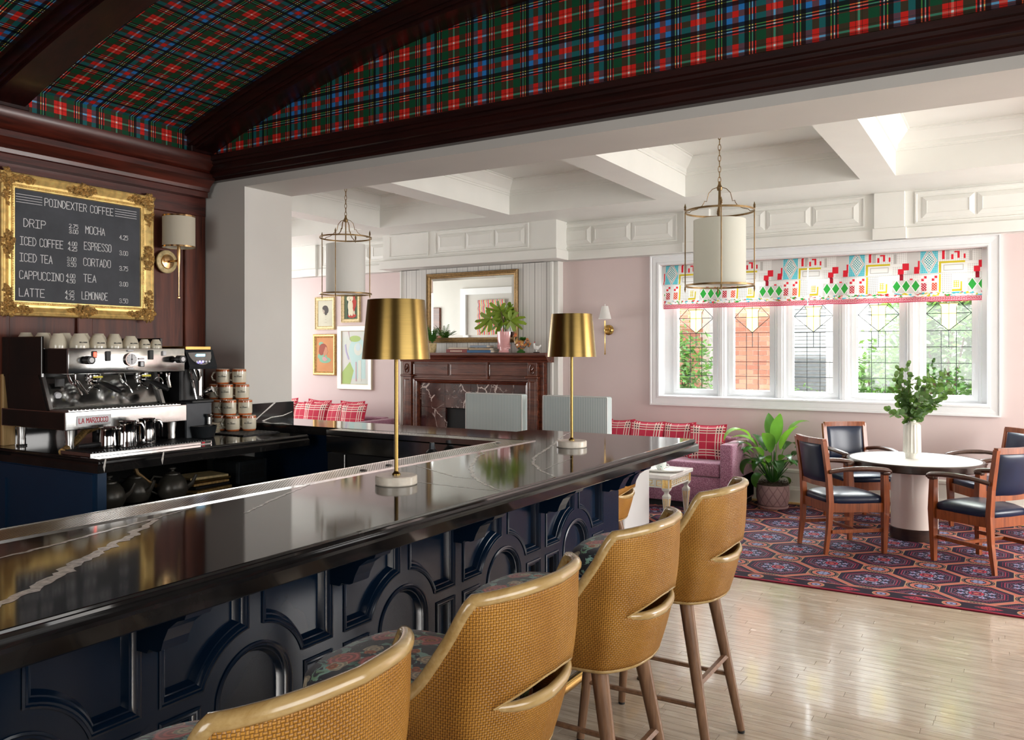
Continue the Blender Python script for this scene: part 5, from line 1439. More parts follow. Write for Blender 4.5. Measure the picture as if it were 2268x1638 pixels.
# ================================================================== POTTED PLANT
pt_ = thing('potted_plant', 'tall peace lily in a pink quilted pot beside the window wall', 'plant', (-2.155, 8.78, .010))
b = B(); prp = [(.135, .02), (.150, .035), (.166, .10), (.170, .17), (.160, .235), (.158, .24)]
b.grid(lambda u, v: (lambda i, f: ((prp[i][0] * (1 - f) + prp[i + 1][0] * f) * math.cos(2 * PI * u), (prp[i][0] * (1 - f) + prp[i + 1][0] * f) * math.sin(2 * PI * u), prp[i][1] * (1 - f) + prp[i + 1][1] * f))(min(4, int(v * 5)), v * 5 - min(4, int(v * 5))), 48, 20, uvs=lambda u, v: (u, v)); b.build('pot', 'pot_relief', pt_, smooth=True, weld=True)
b = B(); b.lathe([(.14, 0), (.155, .003), (.160, .022), (.15, .024), (.14, .012)], 48); b.build('saucer', 'pot_pink', pt_, smooth=True)
b = B(); rs = random.Random(4)
b.lathe([(.155, .225), (.13, .245), (.001, .265)], 24, cap=False)
for i in range(260):
    a, r = rs.random() * 6.28, rs.random() ** .5 * .17; p = Vector((r * math.cos(a), r * math.sin(a), .25 + rs.random() * .02 - r * .06))
    d = Vector((rs.uniform(-1, 1), rs.uniform(-1, 1), rs.uniform(-.2, .6))) * .035
    b.tube([p, p + d * .6 + Vector((0, 0, .008)), p + d * 1.1], .0018, 3)
b.build('moss', 'moss', pt_)['kind'] = 'stuff'
def lily_leaf(az, lean, L, W, m, curl=1.6, h0=.3):
    """petiole then arching blade"""
    b = B(); d = Vector((math.cos(az), math.sin(az), 0)); up = Vector((0, 0, 1)); sd = d.cross(up)
    pts = []; ang = R(90 - lean * .35); p = d * .015 + up * .23
    n = 12; seg = h0 / 4
    for i in range(5): pts.append(p.copy()); p = p + (d * math.cos(ang) + up * math.sin(ang)) * seg; ang -= R(lean * .05)
    b.tube(pts, [.006, .0055, .005, .0045, .004], 6)
    rows = []; sg = L / n
    for i in range(n + 1):
        t = i / n; w = W * (math.sin(PI * min(1, t * .97 + .03)) ** .75) * (1 - .25 * t)
        if i == n: w = .0015
        nrm = (d * -math.sin(ang) + up * math.cos(ang))
        rows.append([b.v(p - sd * w + nrm * w * .28), b.v(p), b.v(p + sd * w + nrm * w * .28)])
        p = p + (d * math.cos(ang) + up * math.sin(ang)) * sg; ang -= R(lean * curl / n)
    for a, c in zip(rows, rows[1:]):
        for j in (0, 1): b.f([a[j], a[j + 1], c[j + 1], c[j]])
    return b.build('leaf', m, pt_, smooth=True, ang=90)
view = R(31.4)
for (az, lean, L, W, m, cu_, h0) in ((185, 48, .34, .055, 'leaf_lime', 2.2, .42), (195, 60, .30, .045, 'leaf_deep', 2.2, .36), (180, 68, .32, .055, 'leaf_deep', 1.8, .30), (200, 75, .26, .04, 'leaf_deep', 1.7, .24), (170, 80, .28, .04, 'leaf_deep', 1.6, .2), (210, 88, .22, .045, 'leaf_deep', 1.4, .12),
                                     (5, 32, .40, .045, 'leaf_lime', 1.9, .42), (-8, 55, .34, .05, 'leaf_deep', 2.0, .34), (12, 66, .30, .05, 'leaf_deep', 1.9, .28), (-5, 76, .28, .05, 'leaf_deep', 1.6, .22), (8, 90, .20, .035, 'leaf_deep', 1.2, .08),
                                     (90, 12, .40, .05, 'leaf_deep', 1., .36), (60, 15, .36, .045, 'leaf_deep', 1., .34), (-90, 18, .34, .05, 'leaf_deep', 1.2, .34), (-60, 26, .34, .045, 'leaf_lime', 1.5, .30), (-120, 30, .34, .05, 'leaf_deep', 1.6, .28), (120, 30, .34, .045, 'leaf_deep', 1.5, .28),
                                     (150, 40, .32, .05, 'leaf_lime', 1.8, .30), (-150, 45, .30, .045, 'leaf_deep', 1.8, .26), (30, 44, .30, .045, 'leaf_deep', 1.8, .30), (-30, 70, .26, .045, 'leaf_deep', 1.5, .2), (-100, 62, .24, .045, 'leaf_deep', 1.5, .2), (0, 6, .30, .03, 'leaf_lime', .8, .42)):
    lily_leaf(R(az) + view, lean * 1.15, L * (.72 if math.sin(R(az) + view) > .35 else 1.08), W * 1.5, m, cu_ * 1.15, h0 * 1.05)
rs = random.Random(21)
for i in range(15):
    az = i * 24 + rs.uniform(-8, 8); le = rs.uniform(50, 85)
    lily_leaf(R(az) + view, le, rs.uniform(.20, .30) * (.7 if math.sin(R(az) + view) > .35 else 1), rs.uniform(.045, .062), 'leaf_deep', rs.uniform(1.7, 2.3), rs.uniform(.10, .34))
# ================================================================== SOFAS AND PILLOWS
def sofa(x0, x1, lab, armL=True, armR=True):
    t = thing('sofa', lab, 'sofa', (0, 0, .010))
    y0, y1 = 8.25, 9.06
    b = B(); b.box(x0 + .02, x1 - .02, y0 + .04, y1 - .02, 0, .07); b.build('plinth', 'void_black', t)  # black base that puts the shadow line under the sofa into colour
    b = B(); b.box(x0, x1, y0 + .015, y1, .06, .335, .012, 2); b.build('base', 'tweed', t, smooth=True)
    a0, a1 = x0 + (.13 if armL else 0), x1 - (.13 if armR else 0)
    n = 2 if a1 - a0 > 1.4 else 1
    for k in range(n):
        w = (a1 - a0) / n
        b = B(); b.box(a0 + k * w + .004, a0 + (k + 1) * w - .004, y0, y1 - .2, .338, .485, .03, 3); b.build('seat_cushion', 'tweed', t, smooth=True)
    b = B(); b.box(a0, a1, y1 - .20, y1, .30, .70, .04, 3); b.build('backrest', 'tweed', t, smooth=True)
    for k, on in ((0, armL), (1, armR)):
        if on:
            u = x0 if k == 0 else x1 - .13
            b = B(); b.box(u, u + .13, y0 - .01, y1, .05, .685, .02, 3); b.build('armrest', 'tweed', t, smooth=True)
    return t
sofa(-4.55, -2.425, 'pink tweed sofa under the left part of the window')
sofa(-10.4, -7.42, 'pink tweed sofa under the framed pictures')
def pillow_mesh():
    b = B()
    for sgn in (1, -1):
        def fn(u, v):
            x, z = (u - .5) * 2, (v - .5) * 2
            e = max(0, (1 - abs(x) ** 3.0) * (1 - abs(z) ** 3.0)) ** .55
            px = x * (.5 - .045 * (1 - abs(z) ** 2)) ; pz = z * (.5 - .05 * (1 - abs(x) ** 2))
            return (px, sgn * .30 * e * .5, pz)
        b.grid(fn, 18, 18, uvs=lambda u, v: (u, v))
    return b
pil = None
def pillow(x, y, z, w, rz, tilt, lab, grp, hgt=None):
    global pil
    if pil is None:
        t = thing('pillow', 'x', 'pillow'); pillow_mesh().build('cover', 'plaid_fabric', t, smooth=True, ang=80)
        b = B(); P = []
        for k in range(40):
            a = k / 40 * 4; sd = int(a); f_ = a - sd; u = f_ * 2 - 1
            i_ = .5 - .047 * (1 - u * u)
            P.append([(u * .5, 0, -i_), (i_, 0, u * .5), (-u * .5, 0, i_), (-i_, 0, -u * .5)][sd])
        b.tube(P, .016, 6, closed=True); b.build('piping', 'plaid_fabric', t, smooth=True)
        pil = t; o = t
    else: o = dup(pil)
    o.location = (x, y, z); o.scale = (w, w * .8, hgt or w); o.rotation_euler = (R(tilt), R(random.uniform(-3, 3)), R(rz))
    o['label'] = lab; o['group'] = grp
    return o
g1 = 'plaid pillows on the sofa under the window'
for i, (x, y, rz, l) in enumerate(((-2.80, 8.60, 4, 'red plaid pillow at the right end of the sofa under the window'), (-3.16, 8.68, -6, 'red plaid pillow second from the right arm, under the window'), (-3.52, 8.66, 3, 'red plaid pillow third from the right arm, under the window'),
                                  (-3.88, 8.70, -8, 'red plaid pillow beside the striped chair, under the window'), (-4.16, 8.66, 6, 'red plaid pillow at the left end of the sofa under the window'))):
    pillow(x, y, .665, .40, rz, -16, l, g1)
g2 = 'plaid pillows on the sofa under the pictures'
xs_ = [-7.78, -8.17, -8.49, -8.80, -9.14, -9.42, -9.70]
nm = ['at the right end', 'second from the right', 'third from the right', 'fourth from the right', 'fifth from the right', 'sixth from the right', 'beside the white pillar']
for i, x in enumerate(xs_): pillow(x, 8.52 + .05 * (i % 2), .70, .44, [4, -8, 7, -5, 8, -6, 3][i], -14, 'dark red plaid pillow on the picture-wall sofa, ' + nm[i], g2)
for i, x in enumerate((-7.98, -8.62, -9.28)): pillow(x, 8.72, .73, .42, 5, -10, 'red plaid pillow of the back layer on the picture-wall sofa, %s' % ('right', 'middle', 'left')[i], g2)
# ================================================================== STRIPED CHAIRS
def slip(x0, x1, y, lab, dx=0):
    t = thing('slipcovered_chair', lab, 'chair', ((x0 + x1) / 2, y, .010), 0, 'striped slipcovered chairs behind the bar')
    w = (x1 - x0) / 2
    def sheet(fr, W, Hh, name, z0=0):
        b = B(); b.grid(lambda u, v: fr(u * W, z0 + v * (Hh - z0)), 2, 2, uvs=lambda u, v: (u * W, v)); return b
    b = B()
    def gbox(xa, xb, ya, yb, za, zb):
        uv = b.bm.loops.layers.uv.verify()
        q = bmesh.new(); bmesh.ops.create_cube(q, size=1)
        for v_ in q.verts: v_.co = Vector(((xa + xb) / 2 + v_.co.x * (xb - xa), (ya + yb) / 2 + v_.co.y * (yb - ya), (za + zb) / 2 + v_.co.z * (zb - za)))
        bmesh.ops.bevel(q, geom=q.edges[:], offset=.018, segments=3, profile=.5, affect='EDGES')
        q.normal_update()
        mp_ = {v_: b.v(v_.co) for v_ in q.verts}
        for f_ in q.faces:
            nf = b.f([mp_[v_] for v_ in f_.verts])
            if nf:
                n_ = f_.normal
                for lp, v_ in zip(nf.loops, f_.verts): lp[uv].uv = (v_.co.x, v_.co.z) if abs(n_.x) < .7 else (v_.co.y, v_.co.z)
        q.free()
    gbox(-w, w, -.06, .06, .02, 1.225); b.build('backrest', 'seafoam_stripe', t, smooth=True)
    b = B(); gbox(-w - .01, w + .01, -.0, .62, .02, .47); b.build('seat', 'seafoam_stripe', t, smooth=True)
    b = B(); 
    for sx in (-1, 1):
        b.tube([(sx * w, -.055, .03), (sx * w, -.055, 1.22)], .005, 6)
    b.tube([(-w, -.055, 1.222), (w, -.055, 1.222)], .005, 6); b.build('piping', 'piping_white', t)
    return t
slip(-4.60, -3.96, 6.72, 'pale blue striped slipcovered chair in front of the fireplace')
sl = slip(-3.73, -3.08, 6.72, 'pale blue striped slipcovered chair in front of the pink wall, right one')
b = B(); b.box(-.02, .32, .02, .60, .02, .80, .02, 3); 
o = b.build('seat_skirt', 'piping_white'); o.location = (-3.22, 6.62, .010); tag(o, 'white upholstered side panel of a seat beyond the end of the bar', 'seat')  # side skirt of the striped chair, its window brightness put into the white
# ================================================================== COFFEE TABLE
ct = thing('coffee_table', 'small white coffee table with gilded key-pattern apron in front of the pink sofa', 'table', (-2.75, 7.35, .010))
b = B(); b.box(-.95, .0, .0, .65, .425, .462, .004); b.build('table_top', 'white_marble', ct)
b = B(); b.box(-.93, -.02, .02, .63, .34, .426); b.build('apron', 'cream_trim', ct)
b = B()
for k in range(8):
    y = .085 + k * .062
    for r_ in ((0, .044, .0, .006), (.0, .006, .0, .045), (.0, .036, .039, .045), (.030, .036, .018, .045), (.014, .036, .018, .024)): b.box(-.0205, -.0175, y + r_[0], y + r_[1], .360 + r_[2], .360 + r_[3])
for k in range(9):
    x = -.88 + k * .092
    for r_ in ((0, .066, .0, .006), (.0, .006, .0, .052), (.0, .052, .046, .052), (.046, .052, .020, .052), (.022, .052, .020, .026)): b.box(x + r_[0], x + r_[1], .0175, .0205, .357 + r_[2], .357 + r_[3])
b.build('key_pattern', 'gold_leaf', ct)
for (x, y) in ((-.055, .055), (-.055, .595), (-.895, .055), (-.895, .595)):
    b = B(); b.box(x - .038, x + .038, y - .038, y + .038, .325, .428, .003)
    b.lathe([(.045, .325), (.045, .315), (.026, .30), (.024, .285), (.046, .262), (.046, .25)], 4, (x, y, 0), ph=PI / 4); b.lathe([(.046, .25), (.020, .0)], 4, (x, y, 0), ph=PI / 4); L_ = b.build('leg', 'cream_trim', ct)
    b = B()
    for s_ in (-1, 1):
        for k in range(3):
            o_ = (k - 1)
            b.taper((x + s_ * .0145, y + o_ * .004, .02), .001, .0013, (x + s_ * .0325, y + o_ * .018, .24), .001, .004); b.taper((x + o_ * .004, y + s_ * .0145, .02), .0013, .001, (x + o_ * .018, y + s_ * .0325, .24), .004, .001)
        b.box(x + s_ * .0385 - .001, x + s_ * .0385 + .001, y - .028, y + .028, .340, .418); b.box(x - .028, x + .028, y + s_ * .0385 - .001, y + s_ * .0385 + .001, .340, .418)
        for k in range(8):
            a = k * PI / 4; b.ell((x + .016 * math.cos(a), y + s_ * .040, .379 + .016 * math.sin(a)), (.006, .002, .006), 6, 4)
    b.build('gilding', 'gold_leaf', L_)
tr = thing('tray', 'oval pale ceramic tray on the coffee table', 'tray', (-2.985, 7.66, .473))
b = B(); b.lathe([(.18, 0), (.22, .006), (.245, .022), (.24, .024), (.2, .010), (.001, .008)], 48, sx=1.1, sy=.75, cap=False); b.build('plate', 'stone_white', tr, smooth=True)
cpx = thing('teacup', 'white teacup with painted flowers on the oval tray', 'cup', (-2.955, 7.645, .482))
b = B(); b.lathe([(.03, 0), (.034, .004), (.05, .03), (.056, .075), (.053, .075), (.045, .03), (.001, .008)], 28, cap=False); b.build('bowl', mat('painted_china', lambda: pbr(paint((.78, .84, .80), [(S(voro(ocoord(), 36).outputs['Distance']) < .22, (.12, .3, .22)), (S(voro(ocoord(), 27).outputs['Distance']) < .15, (.6, .16, .05))]), .15, coat=.5)), cpx, smooth=True)
b = B(); b.tube([(.052, 0, .06), (.08, 0, .055), (.082, 0, .03), (.045, 0, .02)], .005, 6); b.build('handle', 'stone_white', cpx, smooth=True)
# ================================================================== PENDANT LANTERNS
def lantern(x, y, m, lab):
    t = thing('pendant_lantern', lab, 'pendant lamp', (x, y, 0))
    zt, zb, rr = 2.690, 2.135, .247
    b = B(); b.lathe([(.188, 2.15), (.188, 2.625)], 56, cap=False); b.build('lamp_shade', m, t, smooth=True)
    b = B(); b.lathe([(.001, 2.165), (.186, 2.165)], 48, cap=False); b.build('diffuser', 'shade_white', t)
    for z in (zt, zb + .01):
        b = B(); b.lathe([(rr, z - .007), (rr + .004, z - .007), (rr + .004, z + .007), (rr, z + .007), (rr, z - .007)], 56, cap=False); b.build('ring', 'antique_brass', t, smooth=True)
    for k in range(4):
        a = R(20 + 90 * k); c, s_ = math.cos(a) * rr, math.sin(a) * rr
        b = B(); b.tube([(c, s_, zb - .03), (c, s_, zt + .035)], .0045, 8)
        b.lathe([(.002, 0), (.010, .014), (.005, .02), (.009, .026), (.001, .055)], 10, (c, s_, zt + .01)); b.lathe([(.001, -.04), (.008, -.012), (.004, -.006), (.008, 0)], 10, (c, s_, zb)); b.build('post', 'antique_brass', t, smooth=True)
        d = Vector((math.cos(a), math.sin(a), 0)); P = [(.012, 2.865), (.055, 2.845), (.085, 2.81), (.10, 2.765), (.118, 2.762), (.125, 2.745), (.15, 2.73 - .01), (.185, 2.705), (.225, 2.700), (.262, 2.692)]
        P = [(.012, 2.868), (.05, 2.855), (.078, 2.825), (.088, 2.785), (.092, 2.765), (.108, 2.768), (.112, 2.755), (.125, 2.735), (.16, 2.712), (.205, 2.70), (.215, 2.688), (.247, 2.69)]
        b = B(); b.tube([(d.x * u, d.y * u, v) for u, v in P], .0055, 6, flat=.5); b.build('scroll_arm', 'antique_brass', t, smooth=True)
    b = B(); b.lathe([(.006, 2.63), (.006, 2.84), (.018, 2.845), (.022, 2.865), (.012, 2.885), (.008, 2.91)], 14); b.build('stem', 'antique_brass', t, smooth=True)
    z = 2.90; k = 0
    lk = None
    while z < 3.54:
        if lk is None:
            b = B(); b.tube([(.010 * math.cos(a * PI / 8), 0, .024 * math.sin(a * PI / 8)) for a in range(16)], .0028, 6, closed=True); lk = b.build('chain_link', 'antique_brass', t, smooth=True); o = lk
        else: o = lk.copy(); COL.objects.link(o); o.parent = t
        o.location = (0, 0, z + .02); o.rotation_euler = (0, 0, R(90) * (k % 2) + .4); z += .040; k += 1
    b = B(); b.lathe([(.01, 3.57), (.05, 3.60), (.055, 3.62)], 24); b.build('canopy', 'antique_brass', t, smooth=True)
    return t
ln = lantern(-1.845, 5.95, 'pendant_unlit', 'large lantern pendant with drum shade in a duller unlit tone hanging in front of the window')
ln.location.z = -.018
ln = lantern(-5.545, 5.98, 'pendant_white', 'lantern pendant with drum shade in a paler window-lit tone hanging above the framed pictures')
ln.location.z = .055
# ================================================================== ROMAN SHADES
for (x0, x1, l) in ((-3.505, -1.888, 'left patterned roman shade with pink key border in the window'), (-1.873, -.262, 'right patterned roman shade with pink key border in the window')):
    t = thing('roman_shade', l, 'blind', (0, 0, 0), 0, 'patterned roman shades in the window')
    pr = [(9.20, 2.645), (9.175, 2.63), (9.172, 2.55), (9.165, 2.47), (9.155, 2.43), (9.150, 2.418), (9.165, 2.412), (9.180, 2.425), (9.182, 2.40), (9.175, 2.34), (9.165, 2.28), (9.155, 2.245), (9.150, 2.235), (9.160, 2.228), (9.170, 2.232), (9.165, 2.218), (9.152, 2.205), (9.160, 2.198), (9.155, 2.19), (9.158, 2.14), (9.175, 2.138)]
    b = B(); b.grid(lambda u, v: (x0 + (x1 - x0) * u, pr[int(round(v * 20))][0] - .004 * math.sin(u * 37 + v * 9) * (v > .15), pr[int(round(v * 20))][1] + .0015 * math.sin(u * 23 + v * 5)), 60, 20)
    b.build('fabric', 'shade_print', t, smooth=True, ang=80)
    b = B(); b.box(x0, x1, 9.20, 9.225, 2.60, 2.648); b.build('headrail', 'window_white', t)
# ================================================================== FIREPLACE
fp = thing('fireplace', 'carved mahogany fireplace mantel with dark red veined marble', 'fireplace', (0, 9.03, .002))
X0, X1 = -7.17, -5.05
def bx(n, x0, x1, d0, d1, z0, z1, m='mantel_wood', bev=.004, par=fp):
    b = B(); b.box(x0, x1, -d1, -d0, z0, z1, bev); return b.build(n, m, par)
b = B(); pf = [(0, 1.50), (-.17, 1.50), (-.175, 1.52), (-.19, 1.53), (-.20, 1.555), (-.215, 1.57), (-.235, 1.578), (-.24, 1.59), (-.24, 1.62), (0, 1.62)]
b.prism(pf, lambda u, v, d: (d, u, v), X0 - .04, X1 + .16); b.build('mantel_shelf', 'mantel_wood', fp)
for xa, xb in ((X0, X0 + .135), (X1 - .135, X1)):
    bx('pilaster', xa, xb, 0, .16, 0, 1.30); bx('pilaster_block', xa, xb, 0, .165, 1.325, 1.50); bx('pilaster_cap', xa - .03, xb + .02, 0, .19, 1.295, 1.325, bev=.008)
    b = B(); b.mould(rc(xa + .025, xb - .025, .16, 1.26), [(0, 0), (.006, .006), (.012, -.004), (.016, -.006)], fr_y(-.16)); b.build('pilaster_bead', 'mantel_wood', fp)
    b = B(); b.bm.transform(Matrix.Identity(4)); b.tube([((xa + xb) / 2 + .034 * math.cos(k * PI / 12), -.168, 1.41 + .06 * math.sin(k * PI / 12)) for k in range(24)], .008, 6, closed=True)
    b.tube([((xa + xb) / 2 - .018, -.168, 1.385), ((xa + xb) / 2, -.182, 1.41), ((xa + xb) / 2 + .018, -.168, 1.435)], [.007, .014, .007], 8); b.build('rosette', 'mantel_wood', fp, smooth=True)
bx('side_return', X1, X1 + .06, 0, .10, 0, 1.50)
bx('frieze', X0 + .135, X1 - .135, 0, .12, 1.28, 1.50)
w3 = (X1 - X0 - .27) / 3
for k in range(3):
    xa = X0 + .135 + k * w3
    b = B(); b.mould(rc(xa + .015, xa + w3 - .015, 1.312, 1.475), [(0, 0), (.004, .012), (.012, .012), (.018, .002), (.022, .0)], fr_y(-.12)); b.plate(rc(xa + .03, xa + w3 - .03, 1.33, 1.46), [], fr_y(-.12), 0, .006); b.build('frieze_panel', 'mantel_wood', fp)
bx('divider', X0 + .135 + 2 * w3 - .012, X0 + .135 + 2 * w3 + .012, .0, .15, 1.28, 1.51)
b = B(); b.mould([(X1 - .135, 0), (X1 - .135, 1.28), (X0 + .135, 1.28), (X0 + .135, 0)], [(0, .10), (0, .13), (.02, .135), (.03, .12), (.045, .115), (.055, .10), (.07, .09), (.075, .06), (.075, .0)], fr_y(0), False); b.build('surround_moulding', 'mantel_wood', fp)
xi0, xi1 = X0 + .21, X1 - .21
ox0, ox1, oz = -6.53, -5.69, .88
cells = []
for (a, c, z0, z1) in ((xi0, xi0 + .13, 0, .45), (xi0, xi0 + .13, .45, .88), (xi0 + .13, ox0, 0, .45), (xi0 + .13, ox0, .45, .88), (ox1, xi1 - .13, 0, .45), (ox1, xi1 - .13, .45, .88), (xi1 - .13, xi1, 0, .45), (xi1 - .13, xi1, .45, .88),
                       (xi0, xi0 + .42, .88, 1.21), (xi0 + .42, xi0 + .84, .88, 1.21), (xi0 + .84, xi0 + 1.26, .88, 1.21), (xi0 + 1.26, xi1, .88, 1.21)):
    bx('marble_tile', a + .001, c - .001, 0, .05, z0 + .001, z1 - .001, 'fire_marble', .0015)
bx('firebox', ox0, ox1, -.0, .012, 0, oz, 'void_black', .001)
mr = thing('wall_mirror', 'large mirror in a gilt beaded frame above the mantel', 'mirror', (0, 9.03, 0))
b = B(); b.mould(rc(-6.87, -5.41, 1.755, 2.695), [(0, 0), (0, .03), (.006, .036), (.022, .030), (.028, .034), (.040, .030), (.046, .018), (.066, .012), (.070, .006)], fr_y(0)); f_ = b.build('frame', 'antique_brass', mr, smooth=True, ang=25)
b = B()
for k in range(72):
    for z in (1.788, 2.662): b.ell((-6.84 + k * .0197, -.032, z), (.006, .006, .006), 6, 4)
for k in range(46):
    for x in (-6.837, -5.443): b.ell((x, -.032, 1.79 + k * .0193), (.006, .006, .006), 6, 4)
b.build('beading', 'old_gold', f_)['kind'] = 'stuff'
b = B(); b.plate(rc(-6.77, -5.51, 1.855, 2.595), [], fr_y(0), .006, .010); b.mould(rc(-6.805, -5.475, 1.82, 2.63), [(0, .006), (.035, .010)], fr_y(0)); b.build('glass', 'mirror_glass', mr)
# things on the mantel (top z = 1.622)
ZM = 1.6222
fe = thing('potted_fern', 'small fern in a pale green pot at the left end of the mantel', 'plant', (-6.68, 8.88, ZM))
fe.scale = (1.15, 1.15, 1.15)
b = B(); b.lathe([(.04, 0), (.052, .06), (.055, .10), (.058, .11), (.05, .11), (.04, .09), (.001, .09)], 24, cap=False); b.build('pot', 'pale_gold', fe, smooth=True)
rs = random.Random(9)
for i in range(16):
    a = rs.random() * 6.28; b = B(); n = 14; L_ = rs.uniform(.22, .36); le = rs.uniform(.3, 1.0); p = Vector((0, 0, .10)); an = R(85) - le * .4; P = []
    for k in range(n):
        P.append(p.copy()); p = p + Vector((math.cos(a) * math.cos(an), math.sin(a) * math.cos(an), math.sin(an))) * (L_ / n); an -= le * .09
    b.tube(P, .0015, 4)
    for k in range(2, n):
        t_ = (P[k] - P[k - 1]).normalized(); sd = t_.cross(Vector((0, 0, 1))).normalized(); w = .05 * math.sin(PI * (k / n) ** .7) + .008
        for s_ in (-1, 1):
            q0 = P[k]; q1 = q0 + sd * s_ * w + t_ * w * .4
            b.f([b.v(q0 - t_ * .006), b.v(q0 + t_ * .006), b.v(q1)])
    b.build('frond', 'leaf_fern', fe)
for i, (x, w, d, z, h, m, l, mm) in enumerate(((-6.10, .34, .20, 0, .045, 'book_red', 'dark red book lying on the mantel', (.20, .025, .02)), (-5.90, .36, .22, 0, .034, 'book_blue', 'blue book lying on the mantel right of the red one', (.02, .10, .22)),
                                             (-6.05, .30, .18, .046, .022, 'book_cream', 'thin cream book lying on the red book', (.6, .5, .38)), (-5.90, .32, .19, .0345, .024, 'book_tan', 'tan book lying on the blue book', (.42, .3, .18)), (-5.92, .26, .17, .069, .026, 'book_grey', 'grey-blue book on top of the pile on the mantel', (.22, .27, .33)))):
    if i == 0: x = -6.22
    if i == 2: x = -6.21
    mat(m, lambda: pbr(mm, .6))
    t = thing('book', l, 'book', (x + (.03 if i in (1, 3, 4) else 0), 8.90, ZM + z), R(random.uniform(-4, 4)), 'books on the mantel')
    b = B(); b.box(-w / 2, w / 2, -d / 2, d / 2, 0, .003); b.box(-w / 2, w / 2, -d / 2, d / 2, h - .003, h); b.box(-w / 2, w / 2, -d / 2, -d / 2 + .004, 0, h); b.build('cover', m, t)
    b = B(); b.box(-w / 2 + .004, w / 2 - .004, -d / 2 + .004, d / 2 - .004, .003, h - .003); b.build('pages', 'cream_ceramic', t)
    if i == 0:
        b = B()
        for k in range(9): b.box(-.10 + k * .022, -.088 + k * .022, -d / 2 - .0006, -d / 2, .013, .03)
        b.build('title', 'cream_ceramic', t)
pv = thing('pink_vase', 'glossy pink vase on the mantel in front of the mirror', 'vase', (-5.555, 8.90, ZM))
b = B(); b.lathe([(.075, 0), (.085, .004), (.080, .012), (.070, .03), (.082, .08), (.098, .18), (.102, .27), (.094, .27), (.07, .05), (.001, .03)], 8, sy=.65, cap=False); b.lathe([(.02, .03), (.10, .05), (.095, .075), (.11, .10), (.06, .12)], 8, sy=.4); b.build('body', 'pink_ceramic', pv, smooth=True, ang=50)
ph = thing('philodendron', 'large cut lobed green leaves standing in the pink vase', 'plant', (-5.555, 8.90, ZM + .20))
def lobed(c, ang, size, tilt, n=9):
    b = B(); ctr = b.v((0, 0, 0)); pts = []
    for k in range(n * 4 + 1):
        a = R(-150 + 300 * k / (n * 4)); r = size * (.50 + .50 * math.cos(a * .5)) * (1.0 if k % 4 in (1, 2) else .45 if k % 4 == 0 else .80)
        pts.append(b.v((r * math.cos(a) * 1.0, .02 * math.sin(a * 5), r * math.sin(a) * .7)))
    for k in range(len(pts) - 1): b.f([ctr, pts[k], pts[k + 1]])
    o = b.build('leaf', 'leaf_philodendron', ph); o.location = c; o.rotation_euler = (R(tilt), R(ang), R(15)); return o
for c, a, s_, t_ in (((-.19, -.02, .24), 145, .25, 12), ((-.04, 0, .33), 190, .21, -8), ((.00, .02, .31), 350, .15, 10), ((.11, -.02, .21), 10, .22, 12)):
    lobed(c, a, s_, t_)
    b = B(); b.tube([(0, 0, -.10), (c[0] * .3, 0, c[2] * .6), c], .004, 6); b.build('stem', 'stem_brown', ph, smooth=True)
rt_ = thing('rooster_planter', 'painted ceramic rooster planter on the right part of the mantel', 'figurine', (-5.30, 8.90, ZM))
mat('rooster_paint', lambda: pbr(ramp(noise(ocoord(), 22, 3), [(.38, (.02, .12, .12)), (.46, (.5, .12, .03)), (.56, (.62, .38, .12)), (.66, (.03, .03, .03))]), .2, coat=.4))
b = B(); b.lathe([(.05, 0), (.055, .015), (.03, .03), (.025, .05)], 16); b.build('foot', 'leaf_deep', rt_, smooth=True)
b = B(); b.ell((0, 0, .10), (.075, .045, .065), 16, 10); b.tube([(-.05, 0, .12), (-.075, 0, .17), (-.08, 0, .20)], [.045, .03, .022], 12); b.tube([(.05, 0, .10), (.10, 0, .15), (.12, 0, .12), (.11, 0, .07)], [.03, .04, .03, .01], 10); b.build('body', 'rooster_paint', rt_, smooth=True)
b = B(); b.ell((-.085, 0, .215), (.022, .018, .022), 12, 8); b.prism([(-.10, .225), (-.095, .25), (-.085, .24), (-.078, .255), (-.068, .24), (-.06, .245), (-.065, .22)], lambda u, v, d: (u, d, v), -.004, .004); b.build('head', 'orange_glaze', rt_, smooth=True)
b = B(); b.tube([(-.105, 0, .213), (-.125, 0, .208)], [.006, .001], 6); b.build('beak', 'gold_leaf', rt_)
b = B(); rs = random.Random(2)
for k in range(40):
    a = rs.random() * 6.28; p = Vector((.03, 0, .15)); d = Vector((math.cos(a), math.sin(a), rs.uniform(.3, 1.2))).normalized() * .07; sd = d.cross(Vector((0, 0, 1))) * .3
    b.f([b.v(p), b.v(p + d * .6 + sd), b.v(p + d), b.v(p + d * .6 - sd)])
b.build('foliage', 'leaf_deep', rt_)['kind'] = 'stuff'
wf = thing('white_figurine', 'small white hen figurine on a black stand at the right end of the mantel', 'figurine', (-5.075, 8.90, ZM))
b = B(); b.lathe([(.04, 0), (.042, .008), (.03, .012)], 16); b.build('stand', 'black_gloss', wf)
b = B(); b.ell((.0, 0, .06), (.038, .02, .028), 12, 8); b.tube([(-.02, 0, .07), (-.035, 0, .10), (-.032, 0, .12)], [.018, .012, .012], 10); b.tube([(.025, 0, .065), (.055, 0, .085), (.06, 0, .10)], [.016, .012, .004], 8); b.cyl((0, 0, .01), (0, 0, .04), .006, n=8); b.build('body', 'stone_white', wf, smooth=True)
b = B(); b.tube([(-.035, 0, .128), (-.022, 0, .136)], .005, 6); b.build('comb', 'print_red', wf)
